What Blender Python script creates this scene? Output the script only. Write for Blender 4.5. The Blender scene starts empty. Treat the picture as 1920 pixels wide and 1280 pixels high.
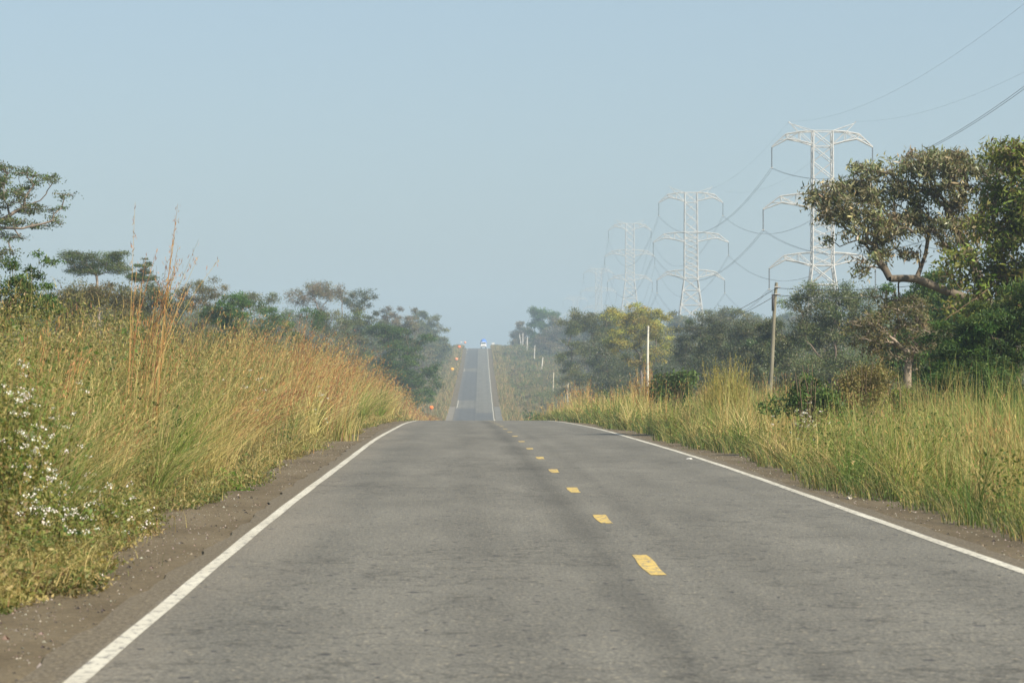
import bpy, bmesh, math, random
import numpy as np
from mathutils import Vector, Matrix

random.seed(7)
RNG = np.random.default_rng(11)
SC = bpy.context.scene
COL = SC.collection
R = math.radians

# ------------------------------------------------------------------ camera, light, exposure
EYE, F, HOR = 1.85, 5600.0, 690.0          # eye height (m), focal length and eye-level row in photo pixels
cam_d = bpy.data.cameras.new('camera')
cam = bpy.data.objects.new('camera', cam_d)
COL.objects.link(cam)
cam_d.sensor_width, cam_d.lens = 36.0, 36.0 * F / 1920.0
cam_d.clip_start, cam_d.clip_end = 0.5, 12000.0
cam.location = (0, 0, EYE)
cam.rotation_euler = (R(90) + math.atan((HOR - 640) / F), 0, 0)
cam_d.dof.use_dof = True
cam_d.dof.focus_distance = 75.0
cam_d.dof.aperture_fstop = 5.6
SC.camera = cam

SUN_EL, SUN_AZ = 38.0, 135.0               # azimuth clockwise from +Y: behind the camera, to the right
w = bpy.data.worlds.new('World')
SC.world = w
w.use_nodes = True
nt = w.node_tree
bg = nt.nodes['Background']
sky = nt.nodes.new('ShaderNodeTexSky')
sky.sky_type = 'NISHITA'
sky.sun_disc = False
sky.sun_elevation, sky.sun_rotation = R(SUN_EL), R(SUN_AZ)
sky.altitude, sky.air_density, sky.dust_density, sky.ozone_density = 200, 1.0, 2.0, 2.0
dusty = nt.nodes.new('ShaderNodeMix')       # dust and smoke high in the air even the sky out
dusty.data_type = 'RGBA'
dusty.inputs[0].default_value = 0.55
dusty.inputs[7].default_value = (3.3, 4.25, 4.9, 1)
nt.links.new(sky.outputs[0], dusty.inputs[6])
nt.links.new(dusty.outputs[2], bg.inputs[0])
bg.inputs[1].default_value = 0.069

sl = bpy.data.lights.new('sun', 'SUN')
sl.energy, sl.angle, sl.color = 4.4, R(0.6), (1.0, 0.90, 0.75)
sun = bpy.data.objects.new('sun', sl)
COL.objects.link(sun)
SDIR = Vector((math.cos(R(SUN_EL)) * math.sin(R(SUN_AZ)), math.cos(R(SUN_EL)) * math.cos(R(SUN_AZ)), math.sin(R(SUN_EL))))
sun.rotation_euler = SDIR.to_track_quat('Z', 'Y').to_euler()
sun.location = (60, -60, 60)

SC.render.engine = 'CYCLES'
SC.view_settings.view_transform = 'Standard'
SC.view_settings.look = 'None'
SC.view_settings.gamma = 1.0
SC.view_settings.exposure = 0.98
SC.cycles.use_denoising = True
SC.cycles.max_bounces = 6
SC.cycles.diffuse_bounces = 3
SC.cycles.transmission_bounces = 3
SC.cycles.volume_bounces = 1
SC.cycles.sample_clamp_indirect = 6.0

# ------------------------------------------------------------------ the lie of the land
def hermite(x, xs, ys):
    xs, ys = np.asarray(xs, float), np.asarray(ys, float)
    m = np.gradient(ys, xs)
    x = np.clip(np.asarray(x, float), xs[0], xs[-1])
    i = np.clip(np.searchsorted(xs, x) - 1, 0, len(xs) - 2)
    h = xs[i + 1] - xs[i]
    t = (x - xs[i]) / h
    return ((2*t**3 - 3*t**2 + 1) * ys[i] + (t**3 - 2*t**2 + t) * h * m[i]
            + (-2*t**3 + 3*t**2) * ys[i + 1] + (t**3 - t**2) * h * m[i + 1])

PD = [-60, 0, 30, 60, 90, 120, 150, 181, 250, 350, 450, 510, 550, 640, 750, 900, 1000, 1070, 1100, 1130, 1160, 1250, 1450, 2000, 3200]
PZ = [0, 0, 0, -.052, -.209, -.47, -.835, -1.32, -3.0, -5.8, -7.7, -8.1, -7.75, -5.9, -2.8, 1.5, 5.2, 7.9, 8.8, 9.3, 9.45, 9.0, 7, 4, 2]
def road_z(d): return hermite(d, PD, PZ)
def mid(d):
    d = np.asarray(d, float)
    a = 0.885 - 0.0195 * (d - 28)
    k = 90.0                                # soft bend near 300 m
    s = np.log1p(np.exp(np.clip((d - 300) / k, -30, 30))) * k
    return a + 0.0091 * s
def sstep(t):
    t = np.clip(t, 0, 1)
    return t * t * (3 - 2 * t)
RD, RZ = [-60, 0, 200, 400, 615, 966, 1455, 2053, 2500, 3200], [0, 0, -.6, -1.6, .6, 8.6, 22, 20, 11, 6]
LD, LZ = [-60, 0, 150, 300, 420, 560, 700, 950, 1200, 1600, 3200], [0, 0, -.4, -1.2, -1.2, 0, 2, 7, 11, 12, 6]
def lump(x, y):
    return (np.sin(x * .31 + y * .17) * .5 + np.sin(x * .11 - y * .23 + 1.7) * .7 + np.sin(y * .07 + x * .05) * .9) * .12
def ground(x, d):
    x, d = np.asarray(x, float), np.asarray(d, float)
    u = x - mid(d)
    rz = road_z(d)
    side = np.where(u > 0, hermite(d, RD, RZ), hermite(d, LD, LZ))
    k = sstep((np.abs(u) - 7) / 48)
    z = rz * (1 - k) + side * k
    z = z + .75 * sstep((-u - 5.3) / 3.2) * (1 - sstep((d - 180) / 160))
    return z - 0.05 + lump(x, d) * sstep((np.abs(u) - 5.5) / 6)
def at(px, py, d):
    """a point at distance d that the photograph shows at (px, py)"""
    return np.array([(px - 960) / F * d, d, EYE + (HOR - py) / F * d])

# ------------------------------------------------------------------ mesh building
class Buf:
    def __init__(s): s.v, s.q, s.c, s.m, s.n = [], [], [], [], 0
    def add(s, v, q, c, mi=0):
        v = np.asarray(v, np.float32).reshape(-1, 3)
        q = np.asarray(q, np.int32).reshape(-1, 4)
        c = np.broadcast_to(np.asarray(c, np.float32), (len(q), 3))
        s.v.append(v); s.q.append(q + s.n); s.c.append(c)
        s.m.append(np.full(len(q), mi, np.int32)); s.n += len(v)
    def build(s, name, mats, parent=None, smooth=False, loc=None):
        v, q, c, mi = np.concatenate(s.v), np.concatenate(s.q), np.concatenate(s.c), np.concatenate(s.m)
        if loc is not None: v = v - np.asarray(loc, np.float32)
        me = bpy.data.meshes.new(name)
        me.vertices.add(len(v)); me.vertices.foreach_set('co', v.ravel())
        me.loops.add(len(q) * 4); me.loops.foreach_set('vertex_index', q.ravel())
        me.polygons.add(len(q))
        me.polygons.foreach_set('loop_start', np.arange(0, len(q) * 4, 4, dtype=np.int32))
        me.polygons.foreach_set('loop_total', np.full(len(q), 4, np.int32))
        me.polygons.foreach_set('material_index', mi)
        if smooth: me.polygons.foreach_set('use_smooth', np.ones(len(q), bool))
        a = me.attributes.new('tint', 'FLOAT_COLOR', 'FACE')
        a.data.foreach_set('color', np.concatenate([c, np.ones((len(c), 1), np.float32)], 1).ravel())
        for m in (mats if isinstance(mats, (list, tuple)) else [mats]): me.materials.append(m)
        me.update(calc_edges=True)
        o = bpy.data.objects.new(name, me)
        COL.objects.link(o)
        if parent is not None: o.parent = parent
        return o

def unit(a): return a / np.maximum(np.linalg.norm(a, axis=-1, keepdims=True), 1e-9)
def rdir(n, up=0.0):
    a = RNG.normal(size=(n, 3)); a[:, 2] += up
    return unit(a)
def palette(n, cols, wts, var=0.22):
    cols = np.asarray(cols, float)
    i = RNG.choice(len(cols), n, p=np.asarray(wts) / np.sum(wts))
    return np.clip(cols[i] * (1 + RNG.normal(0, var, (n, 1))) * (1 + RNG.normal(0, .05, (n, 3))), .005, .9)

def blades(B, base, az, length, width, bend, col, seg=3, mi=0, pw=.8):
    """grass blades: base (K,3), lean azimuth, length, width, bend 0..1"""
    K = len(base)
    length, width, bend = (np.broadcast_to(np.asarray(a, float), (K,)) for a in (length, width, bend))
    h = np.stack([np.sin(az), np.cos(az), np.zeros(K)], 1)
    fa = RNG.uniform(-.9, .9, K)                         # broad side roughly towards the road's ends
    side = np.stack([np.cos(fa), np.sin(fa), np.zeros(K)], 1)
    P = []
    for k in range(seg + 1):
        t = k / seg
        c = base + h * (length * bend * t ** 1.8)[:, None]
        c[:, 2] += length * t * (1 - .45 * bend * t)
        wv = (width * max(1 - t, .06) ** pw * .5)[:, None]
        P += [c - side * wv, c + side * wv]
    V = np.stack(P, 1).reshape(-1, 3)
    off = (np.arange(K) * (2 * seg + 2))[:, None]
    for k in range(seg):
        q = off + np.array([[2*k, 2*k + 1, 2*k + 3, 2*k + 2]])
        if k == 0: Q = [q]
        else: Q.append(q)
    B.add(V, np.stack(Q, 1).reshape(-1, 4), np.repeat(col, seg, 0), mi)

def leaves(B, pos, axis, length, width, col, mi=0, fold=.18):
    K = len(pos)
    length, width = (np.broadcast_to(np.asarray(a, float), (K,))[:, None] for a in (length, width))
    s = unit(np.cross(axis, rdir(K)))
    n = np.cross(axis, s)
    a = pos - axis * length * .5
    b = pos + axis * length * .5
    l = pos - s * width * .5 + n * width * fold
    r = pos + s * width * .5 + n * width * fold
    V = np.stack([a, r, b, l], 1).reshape(-1, 3)
    B.add(V, np.arange(4 * K).reshape(-1, 4), col, mi)

def sticks(B, p0, p1, r0, r1, col, n=5, mi=0):
    """tapered round bars from p0 to p1"""
    p0, p1 = np.asarray(p0, float).reshape(-1, 3), np.asarray(p1, float).reshape(-1, 3)
    K = len(p0)
    r0, r1 = (np.broadcast_to(np.asarray(a, float), (K,))[:, None, None] for a in (r0, r1))
    ax = unit(p1 - p0)
    ref = np.where(np.abs(ax[:, 2:3]) > .9, np.array([[1., 0, 0]]), np.array([[0, 0, 1.]]))
    s = unit(np.cross(ax, ref)); t = np.cross(ax, s)
    ang = np.arange(n) * 2 * np.pi / n
    ring = s[:, None] * np.cos(ang)[None, :, None] + t[:, None] * np.sin(ang)[None, :, None]
    V = np.concatenate([p0[:, None] + ring * r0, p1[:, None] + ring * r1], 1).reshape(-1, 3)
    i = np.arange(n); j = (i + 1) % n
    q = np.stack([i, j, j + n, i + n], 1)
    Q = (np.arange(K) * 2 * n)[:, None, None] + q[None]
    c = np.asarray(col, float)
    if c.ndim == 2: c = np.repeat(c, n, 0)
    B.add(V, Q.reshape(-1, 4), c, mi)

def tube(B, pts, rad, col, n=7, mi=0, cap=True):
    """one continuous tube along a polyline"""
    pts = np.asarray(pts, float); K = len(pts)
    rad = np.broadcast_to(np.asarray(rad, float), (K,))
    tg = unit(np.gradient(pts, axis=0))
    s = unit(np.cross(tg, np.array([0.13, 0.97, 0.2]))); t = np.cross(tg, s)
    ang = np.arange(n) * 2 * np.pi / n
    V = (pts[:, None] + (s[:, None] * np.cos(ang)[None, :, None] + t[:, None] * np.sin(ang)[None, :, None]) * rad[:, None, None]).reshape(-1, 3)
    i = np.arange(n); j = (i + 1) % n
    Q = [np.stack([i, j, j + n, i + n], 1) + k * n for k in range(K - 1)]
    B.add(V, np.concatenate(Q), col, mi)

def slab(B, x0, x1, y0, y1, z0, z1, col, mi=0):
    v = [(x, y, z) for z in (z0, z1) for y in (y0, y1) for x in (x0, x1)]
    B.add(v, [(0, 2, 3, 1), (4, 5, 7, 6), (0, 1, 5, 4), (2, 6, 7, 3), (0, 4, 6, 2), (1, 3, 7, 5)], col, mi)

def tag(o, label, cat, group=None):
    o['label'] = label; o['category'] = cat
    if group: o['group'] = group
    return o
def thing(name, label, cat, loc, group=None):
    o = bpy.data.objects.new(name, None); COL.objects.link(o)
    o.location = [float(a) for a in loc]
    o.empty_display_size = .3
    return tag(o, label, cat, group)
def kind(o, k): o['kind'] = k; return o

# ------------------------------------------------------------------ materials
def mat(name):
    m = bpy.data.materials.new(name); m.use_nodes = True
    n = m.node_tree
    return m, n, n.nodes['Principled BSDF'], n.nodes['Material Output']
def node(n, t, **kw):
    x = n.nodes.new(t)
    for k, v in kw.items(): setattr(x, k, v)
    return x
def math_node(n, op, a, b=None):
    x = n.nodes.new('ShaderNodeMath'); x.operation = op
    for i, s in enumerate((a, b)):
        if s is None: continue
        if isinstance(s, (int, float)): x.inputs[i].default_value = s
        else: n.links.new(s, x.inputs[i])
    return x.outputs[0]
def noise(n, vec, scale, detail=4.0, rough=.55):
    x = n.nodes.new('ShaderNodeTexNoise'); x.inputs['Scale'].default_value = scale
    x.inputs['Detail'].default_value = detail; x.inputs['Roughness'].default_value = rough
    n.links.new(vec, x.inputs['Vector']); return x.outputs['Fac']
def ramp(n, fac, stops):
    x = n.nodes.new('ShaderNodeValToRGB')
    el = x.color_ramp.elements
    while len(el) < len(stops): el.new(.5)
    for e, (p, c) in zip(el, stops):
        e.position = p; e.color = (*c, 1) if len(c) == 3 else c
    n.links.new(fac, x.inputs[0]); return x.outputs[0]
def mixc(n, fac, a, b, blend='MIX'):
    x = n.nodes.new('ShaderNodeMix'); x.data_type = 'RGBA'; x.blend_type = blend
    for i, s in ((0, fac), (6, a), (7, b)):
        if isinstance(s, (int, float)): x.inputs[i].default_value = s
        elif isinstance(s, tuple): x.inputs[i].default_value = (*s, 1)
        else: n.links.new(s, x.inputs[i])
    return x.outputs[2]
def mapped(n, out, scale):
    x = n.nodes.new('ShaderNodeMapping'); x.inputs['Scale'].default_value = scale
    n.links.new(out, x.inputs['Vector']); return x.outputs[0]

def foliage_mat(name, trans=.3, rough=.55, spec=.25):
    m, n, p, out = mat(name)
    a = node(n, 'ShaderNodeAttribute', attribute_name='tint')
    n.links.new(a.outputs['Color'], p.inputs['Base Color'])
    p.inputs['Roughness'].default_value = rough
    p.inputs['Specular IOR Level'].default_value = spec
    t = node(n, 'ShaderNodeBsdfTranslucent')
    tc = mixc(n, 1.0, a.outputs['Color'], (1.25, 1.15, .55), 'MULTIPLY')
    n.links.new(tc, t.inputs['Color'])
    mx = node(n, 'ShaderNodeMixShader'); mx.inputs[0].default_value = trans
    n.links.new(p.outputs[0], mx.inputs[1]); n.links.new(t.outputs[0], mx.inputs[2])
    n.links.new(mx.outputs[0], out.inputs['Surface'])
    return m
def tint_mat(name, rough=.8, spec=.2, nz=None, metal=0.0):
    m, n, p, out = mat(name)
    a = node(n, 'ShaderNodeAttribute', attribute_name='tint')
    c = a.outputs['Color']
    if nz:
        tc = node(n, 'ShaderNodeTexCoord')
        f = noise(n, mapped(n, tc.outputs['Object'], nz[1]), nz[0], 5)
        c = mixc(n, 1.0, c, ramp(n, f, [(.3, (nz[2],) * 3), (.7, (nz[3],) * 3)]), 'MULTIPLY')
    n.links.new(c, p.inputs['Base Color'])
    p.inputs['Roughness'].default_value = rough
    p.inputs['Specular IOR Level'].default_value = spec
    p.inputs['Metallic'].default_value = metal
    return m

M_LEAF = foliage_mat('leaf', .38)
M_WAXY = foliage_mat('waxy_leaf', .28, .42, .4)
M_GRASS = foliage_mat('dry_grass', .3, .6, .2)
M_BARK = tint_mat('bark', .9, .15, (3.0, (1, 1, .3), .6, 1.35))
M_PETAL = foliage_mat('petal', .25, .7, .1)
M_STEEL = tint_mat('galvanised_steel', .45, .5, (1.2, (1, 1, 1), .85, 1.08))
M_WIRE = tint_mat('aluminium_cable', .5, .4)
M_WOODPOLE = tint_mat('weathered_wood', .85, .2, (4.0, (1, 1, .15), .7, 1.25))
M_PAINT = tint_mat('vehicle_paint', .35, .5)
M_PLAIN = tint_mat('plain_matt', .7, .3)
M_STONE = tint_mat('stone', .9, .2)

def uvmap(n): return node(n, 'ShaderNodeUVMap').outputs[0]

def asphalt_mat(name, dark=1.0, blue=0.0, dusty=True):
    m, n, p, out = mat(name)
    uv = uvmap(n)                                   # u across, v along, in metres
    sep = node(n, 'ShaderNodeSeparateXYZ'); n.links.new(uv, sep.inputs[0])
    big = noise(n, mapped(n, uv, (.55, .10, 1)), 1.0, 5)
    med = noise(n, mapped(n, uv, (1.6, .35, 1)), 1.0, 6, .65)
    fin = noise(n, mapped(n, uv, (26, 13, 1)), 1.0, 3, .75)
    c = ramp(n, big, [(.28, (.116 * dark, .113 * dark, .100 * dark)), (.72, (.160 * dark, .156 * dark, .138 * dark))])
    c = mixc(n, .5, c, ramp(n, med, [(.3, (.72, .71, .70)), (.7, (1.22, 1.2, 1.17))]), 'MULTIPLY')
    # worn wheel paths, and the oily dark seam left of the centre dashes
    for uc, wd, lo in ((.0, .36, .62), (.80, .22, .85), (-2.75, .5, .85), (-1.2, .5, .86), (2.9, .4, .88), (1.5, .4, .90)):
        dlt = math_node(n, 'ABSOLUTE', math_node(n, 'ADD', sep.outputs[0], -uc))
        wob = math_node(n, 'MULTIPLY', math_node(n, 'ADD', noise(n, mapped(n, uv, (.4, .06, 1)), 1.0, 3), -.5), .9)
        k = ramp(n, math_node(n, 'DIVIDE', math_node(n, 'ADD', dlt, wob), wd), [(0, (lo, lo, lo)), (1, (1, 1, 1))])
        c = mixc(n, .8, c, k, 'MULTIPLY')
    # aggregate: light and dark stones
    vo = node(n, 'ShaderNodeTexVoronoi'); vo.inputs['Scale'].default_value = 38.0
    n.links.new(mapped(n, uv, (1, .7, 1)), vo.inputs['Vector'])
    c = mixc(n, .75, c, ramp(n, vo.outputs['Color'], [(.0, (.40, .40, .41)), (.25, (.85, .85, .85)), (.6, (1.0, 1.0, 1.0)), (.82, (1.12, 1.1, 1.04)), (.97, (2.2, 2.0, 1.7))]), 'MULTIPLY')
    c = mixc(n, .9, c, ramp(n, fin, [(.3, (.62, .62, .63)), (.5, (1.0, 1.0, .99)), (.7, (1.42, 1.39, 1.3))]), 'MULTIPLY')
    # dust towards the left edge
    c = mixc(n, ramp(n, math_node(n, 'ADD', math_node(n, 'MULTIPLY', sep.outputs[0], -.55), math_node(n, 'ADD', big, -2.1)), [(.0, (0, 0, 0)), (.9, (.55, .55, .55))]), c, (.21, .175, .13))
    # fine cracks across and a few pits
    cr = node(n, 'ShaderNodeTexVoronoi', feature='DISTANCE_TO_EDGE'); cr.inputs['Scale'].default_value = 1.0
    wv = node(n, 'ShaderNodeVectorMath', operation='ADD')
    nn = n.nodes.new('ShaderNodeTexNoise'); nn.inputs['Scale'].default_value = 1.3; n.links.new(uv, nn.inputs['Vector'])
    n.links.new(nn.outputs['Color'], wv.inputs[1]); n.links.new(mapped(n, uv, (.10, .085, 1)), wv.inputs[0])
    n.links.new(wv.outputs[0], cr.inputs['Vector'])
    crk = ramp(n, cr.outputs['Distance'], [(.0, (.5, .5, .5)), (.010, (.78, .78, .78)), (.022, (1, 1, 1))])
    c = mixc(n, .75, c, crk, 'MULTIPLY')
    pt = noise(n, mapped(n, uv, (2.4, .9, 1)), 1.0, 2)
    c = mixc(n, ramp(n, noise(n, mapped(n, uv, (8.0, 5.0, 1)), 1.0, 1.0), [(.69, (0, 0, 0)), (.715, (1, 1, 1))]), c, (.045, .043, .045))
    if blue: c = mixc(n, blue, c, (.085, .09, .10))
    # shoulder dirt carried over the tarmac outside the edge lines
    ab = math_node(n, 'ABSOLUTE', sep.outputs[0])
    dn = noise(n, mapped(n, uv, (5, .9, 1)), 1.0, 5, .65)
    mr = n.nodes.new('ShaderNodeMapRange'); mr.inputs['From Min'].default_value = 3.70; mr.inputs['From Max'].default_value = 3.82
    n.links.new(math_node(n, 'ADD', ab, math_node(n, 'MULTIPLY', math_node(n, 'ADD', dn, -.5), .25)), mr.inputs['Value'])
    c = mixc(n, math_node(n, 'MULTIPLY', mr.outputs[0], 0 if dusty is False else .9), c, mixc(n, .8, ramp(n, fin, [(.3, (.065, .052, .034)), (.5, (.118, .097, .065)), (.7, (.20, .168, .12))]), ramp(n, vo.outputs['Color'], [(.0, (.5, .5, .5)), (.4, (1, 1, 1)), (.85, (1.05, 1.05, 1)), (.97, (1.9, 1.8, 1.6))]), 'MULTIPLY'))
    n.links.new(c, p.inputs['Base Color'])
    p.inputs['Roughness'].default_value = .82
    p.inputs['Specular IOR Level'].default_value = .25
    b = node(n, 'ShaderNodeBump'); b.inputs['Strength'].default_value = .5; b.inputs['Distance'].default_value = .012
    n.links.new(vo.outputs['Distance'], b.inputs['Height']); n.links.new(b.outputs[0], p.inputs['Normal'])
    return m

def paint_mat(name, col, wear):
    m, n, p, out = mat(name)
    uv = uvmap(n)
    f = noise(n, mapped(n, uv, (14, 5, 1)), 1.0, 6, .7)
    g = noise(n, mapped(n, uv, (4, 26, 1)), 1.0, 3, .6)
    s = math_node(n, 'ADD', math_node(n, 'MULTIPLY', f, .6), math_node(n, 'MULTIPLY', g, .4))
    k = ramp(n, s, [(wear - .03, (1, 1, 1)), (wear + .03, (0, 0, 0))])
    d = noise(n, mapped(n, uv, (1.5, .5, 1)), 1.0, 4)
    cc = mixc(n, 1.0, col, ramp(n, d, [(.3, (.78, .76, .72)), (.7, (1.05, 1.05, 1.03))]), 'MULTIPLY')
    n.links.new(mixc(n, k, cc, (.15, .142, .13)), p.inputs['Base Color'])
    p.inputs['Roughness'].default_value = .7
    return m

def dirt_mat(name, a, b_, c_, stones=True):
    m, n, p, out = mat(name)
    tc = node(n, 'ShaderNodeTexCoord').outputs['Object']
    f = noise(n, mapped(n, tc, (.9, .35, 1)), 1.0, 6, .62)
    c = ramp(n, f, [(.28, a), (.5, b_), (.74, c_)])
    g = noise(n, tc, 22.0, 4, .7)
    c = mixc(n, .7, c, ramp(n, g, [(.3, (.7, .7, .7)), (.7, (1.3, 1.28, 1.25))]), 'MULTIPLY')
    if stones:
        vo = node(n, 'ShaderNodeTexVoronoi'); vo.inputs['Scale'].default_value = 24.0; n.links.new(tc, vo.inputs['Vector'])
        c = mixc(n, .6, c, ramp(n, vo.outputs['Color'], [(.0, (.6, .6, .6)), (.4, (1, 1, 1)), (.85, (1.05, 1.05, 1)), (.97, (1.9, 1.8, 1.6))]), 'MULTIPLY')
    n.links.new(c, p.inputs['Base Color'])
    p.inputs['Roughness'].default_value = .95; p.inputs['Specular IOR Level'].default_value = .1
    b = node(n, 'ShaderNodeBump'); b.inputs['Strength'].default_value = .6; b.inputs['Distance'].default_value = .03
    n.links.new(g, b.inputs['Height']); n.links.new(b.outputs[0], p.inputs['Normal'])
    return m
M_ASPH = asphalt_mat('old_asphalt')
M_PATCH = asphalt_mat('patched_asphalt', .64, .4, False)
M_APRON = asphalt_mat('dusty_asphalt', 1.12, 0, False)
M_WHITE = paint_mat('white_road_paint', (.52, .50, .43), .448)
M_YELLOW = paint_mat('yellow_road_paint', (.56, .40, .10), .462)
M_SHOULD = dirt_mat('shoulder_dirt', (.088, .070, .045), (.125, .102, .068), (.165, .138, .096))
M_GROUND = dirt_mat('field_ground', (.075, .065, .03), (.13, .11, .045), (.19, .15, .065), False)

# ------------------------------------------------------------------ ground, road, markings
ROWS = np.concatenate([np.arange(-50, 100, 2.0), np.arange(100, 300, 4.0), np.arange(300, 1300, 8.0), np.arange(1300, 3101, 60.0)])
def strip(name, us, rows, zoff, m, parent=None, base=road_z, wob=None):
    us, rows = np.asarray(us, float), np.asarray(rows, float)
    U, V = np.meshgrid(us, rows)
    if wob is not None: U = U + wob(U, V)
    X = mid(V) + U
    Z = (base(V) if base is road_z else base(X, V)) + zoff
    v = np.stack([X, V, Z], -1).reshape(-1, 3)
    nr, nu = U.shape
    i = (np.arange(nr - 1)[:, None] * nu + np.arange(nu - 1)[None]).ravel()
    q = np.stack([i, i + 1, i + nu + 1, i + nu], 1)
    B = Buf(); B.add(v, q, (.5, .5, .5))
    o = B.build(name, m, parent, smooth=True)
    uvl = o.data.uv_layers.new(name='UVMap')
    uv = np.stack([U.ravel(), V.ravel()], 1)[q.ravel()].astype(np.float32)
    uvl.data.foreach_set('uv', uv.ravel())
    return o
uo = [5.6, 6, 7, 8, 9.5, 11, 13, 16, 20, 25, 31, 40, 50, 65, 90, 130, 200, 320, 500, 690]
US = [-a for a in uo[::-1]] + [-3, 3] + uo
gr = kind(strip('ground', US, ROWS, -.05, M_GROUND, base=ground), 'structure')
RR = ROWS[ROWS < 1700]
edge = lambda U, V: np.where(np.abs(U) > 5, (np.sin(V * .9) * .1 + np.sin(V * 2.3 + U) * .07 + np.sin(V * .31) * .12), 0)
RRf = np.concatenate([np.arange(-50, 140, .7), RR[RR > 140]])
sh = kind(strip('shoulder', [-6.3, -3.9, 3.9, 5.6], RRf, -.022, M_SHOULD, wob=edge), 'structure')
ew = lambda U, V: np.where(np.abs(U) > 3.9, np.sin(V * 1.7 + U) * .03 + np.sin(V * 5.1) * .02 + np.sin(V * .23) * .05, 0)
road = kind(strip('road', [-4.02, -3, -2, -1, 0, 1, 2, 3, 3.98], RRf, 0, M_ASPH, wob=ew), 'structure')
lw = lambda U, V: np.sin(V * .13) * .02 + np.sin(V * .9 + U * 40) * .004
for nm, uc in (('edge_line', -3.71), ('edge_line', 3.71)):
    strip(nm, [uc - .064, uc + .064], RRf, .004, M_WHITE, road, wob=lw)
for k in range(26):
    d0 = 26.7 + 9.05 * k
    ln = [2.9, 2.1, 2.0, 2.0, 1.7, 1.2, 1.3][k] if k < 7 else 1.1
    if k < 1: d0 = 26.7
    strip('centre_dash', [.36 - .078, .36 + .078], np.linspace(d0, d0 + ln, 9), .004, M_YELLOW, road, wob=lambda U, V: np.sin(V * 2.1 + U * 9) * .012)
for u0, u1, d0, d1 in ((-3.95, .25, 548, 618), (.3, 3.5, 552, 592), (-3.95, .22, 664, 880), (-3.95, .24, 908, 1165), (-3.7, -2.3, 700, 712)):
    strip('asphalt_patch', [u0, (u0 + u1) / 2, u1], np.linspace(d0, d1, 14), .012 if d1 - d0 > 20 else .02, M_PATCH, road)
for u0, u1 in ((-8.6, -4.04), (4.0, 8.2)):
    kind(strip('lay_by', [u0, (u0 + u1) / 2, u1], np.linspace(535, 625, 12), .03, M_APRON, wob=lambda U, V: np.where(np.abs(U) > 6, -np.sign(U) * ((V - 575) / 55) ** 2 * 2.2, 0)), 'structure')

# ------------------------------------------------------------------ trees
SPEC = {   # leaf length, width, colours, weights, droop (axis bias), flatness of a clump, bark colour, material
 'acacia':  (.10, .045, [(.09, .125, .036), (.065, .10, .034), (.14, .14, .055)], [5, 3, 1], .1, .34, (.20, .165, .135), M_LEAF),
 'mango':   (.17, .052, [(.22, .21, .115), (.145, .155, .08), (.30, .265, .145), (.10, .13, .058)], [4, 4, 2, 2], -.9, .75, (.125, .105, .08), M_WAXY),
 'lime':    (.17, .075, [(.185, .215, .05), (.125, .175, .038), (.17, .145, .075)], [4, 3, 2], -.3, .7, (.17, .12, .075), M_LEAF),
 'green':   (.13, .06, [(.065, .13, .03), (.045, .095, .024), (.11, .165, .04)], [4, 3, 2], 0, .6, (.13, .10, .075), M_LEAF),
 'feather': (.10, .030, [(.06, .115, .028), (.042, .085, .024), (.105, .15, .035)], [4, 3, 2], .1, .5, (.13, .10, .075), M_LEAF),
 'dark':    (.13, .06, [(.065, .088, .036), (.085, .10, .042), (.12, .115, .055)], [4, 3, 1.5], -.1, .65, (.13, .105, .085), M_WAXY),
 'greyish': (.13, .05, [(.10, .13, .05), (.07, .10, .036), (.155, .165, .075)], [4, 3, 2], -.2, .7, (.14, .11, .09), M_WAXY),
 'dry':     (.10, .045, [(.17, .14, .09), (.13, .115, .075), (.19, .16, .085), (.115, .13, .06)], [4, 3, 2, 2], 0, .7, (.22, .185, .16), M_LEAF),
 'brown':   (.12, .05, [(.145, .13, .06), (.105, .115, .048), (.19, .165, .075)], [4, 3, 2], -.2, .7, (.22, .18, .14), M_LEAF),
 'yellow':  (.16, .09, [(.40, .36, .085), (.27, .28, .075), (.09, .12, .035)], [6, 3, 1.6], 0, .6, (.12, .10, .08), M_LEAF),
 'olive':   (.13, .055, [(.125, .14, .048), (.09, .112, .038), (.175, .17, .06)], [4, 3, 2], 0, .6, (.15, .12, .09), M_LEAF),
}

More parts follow.
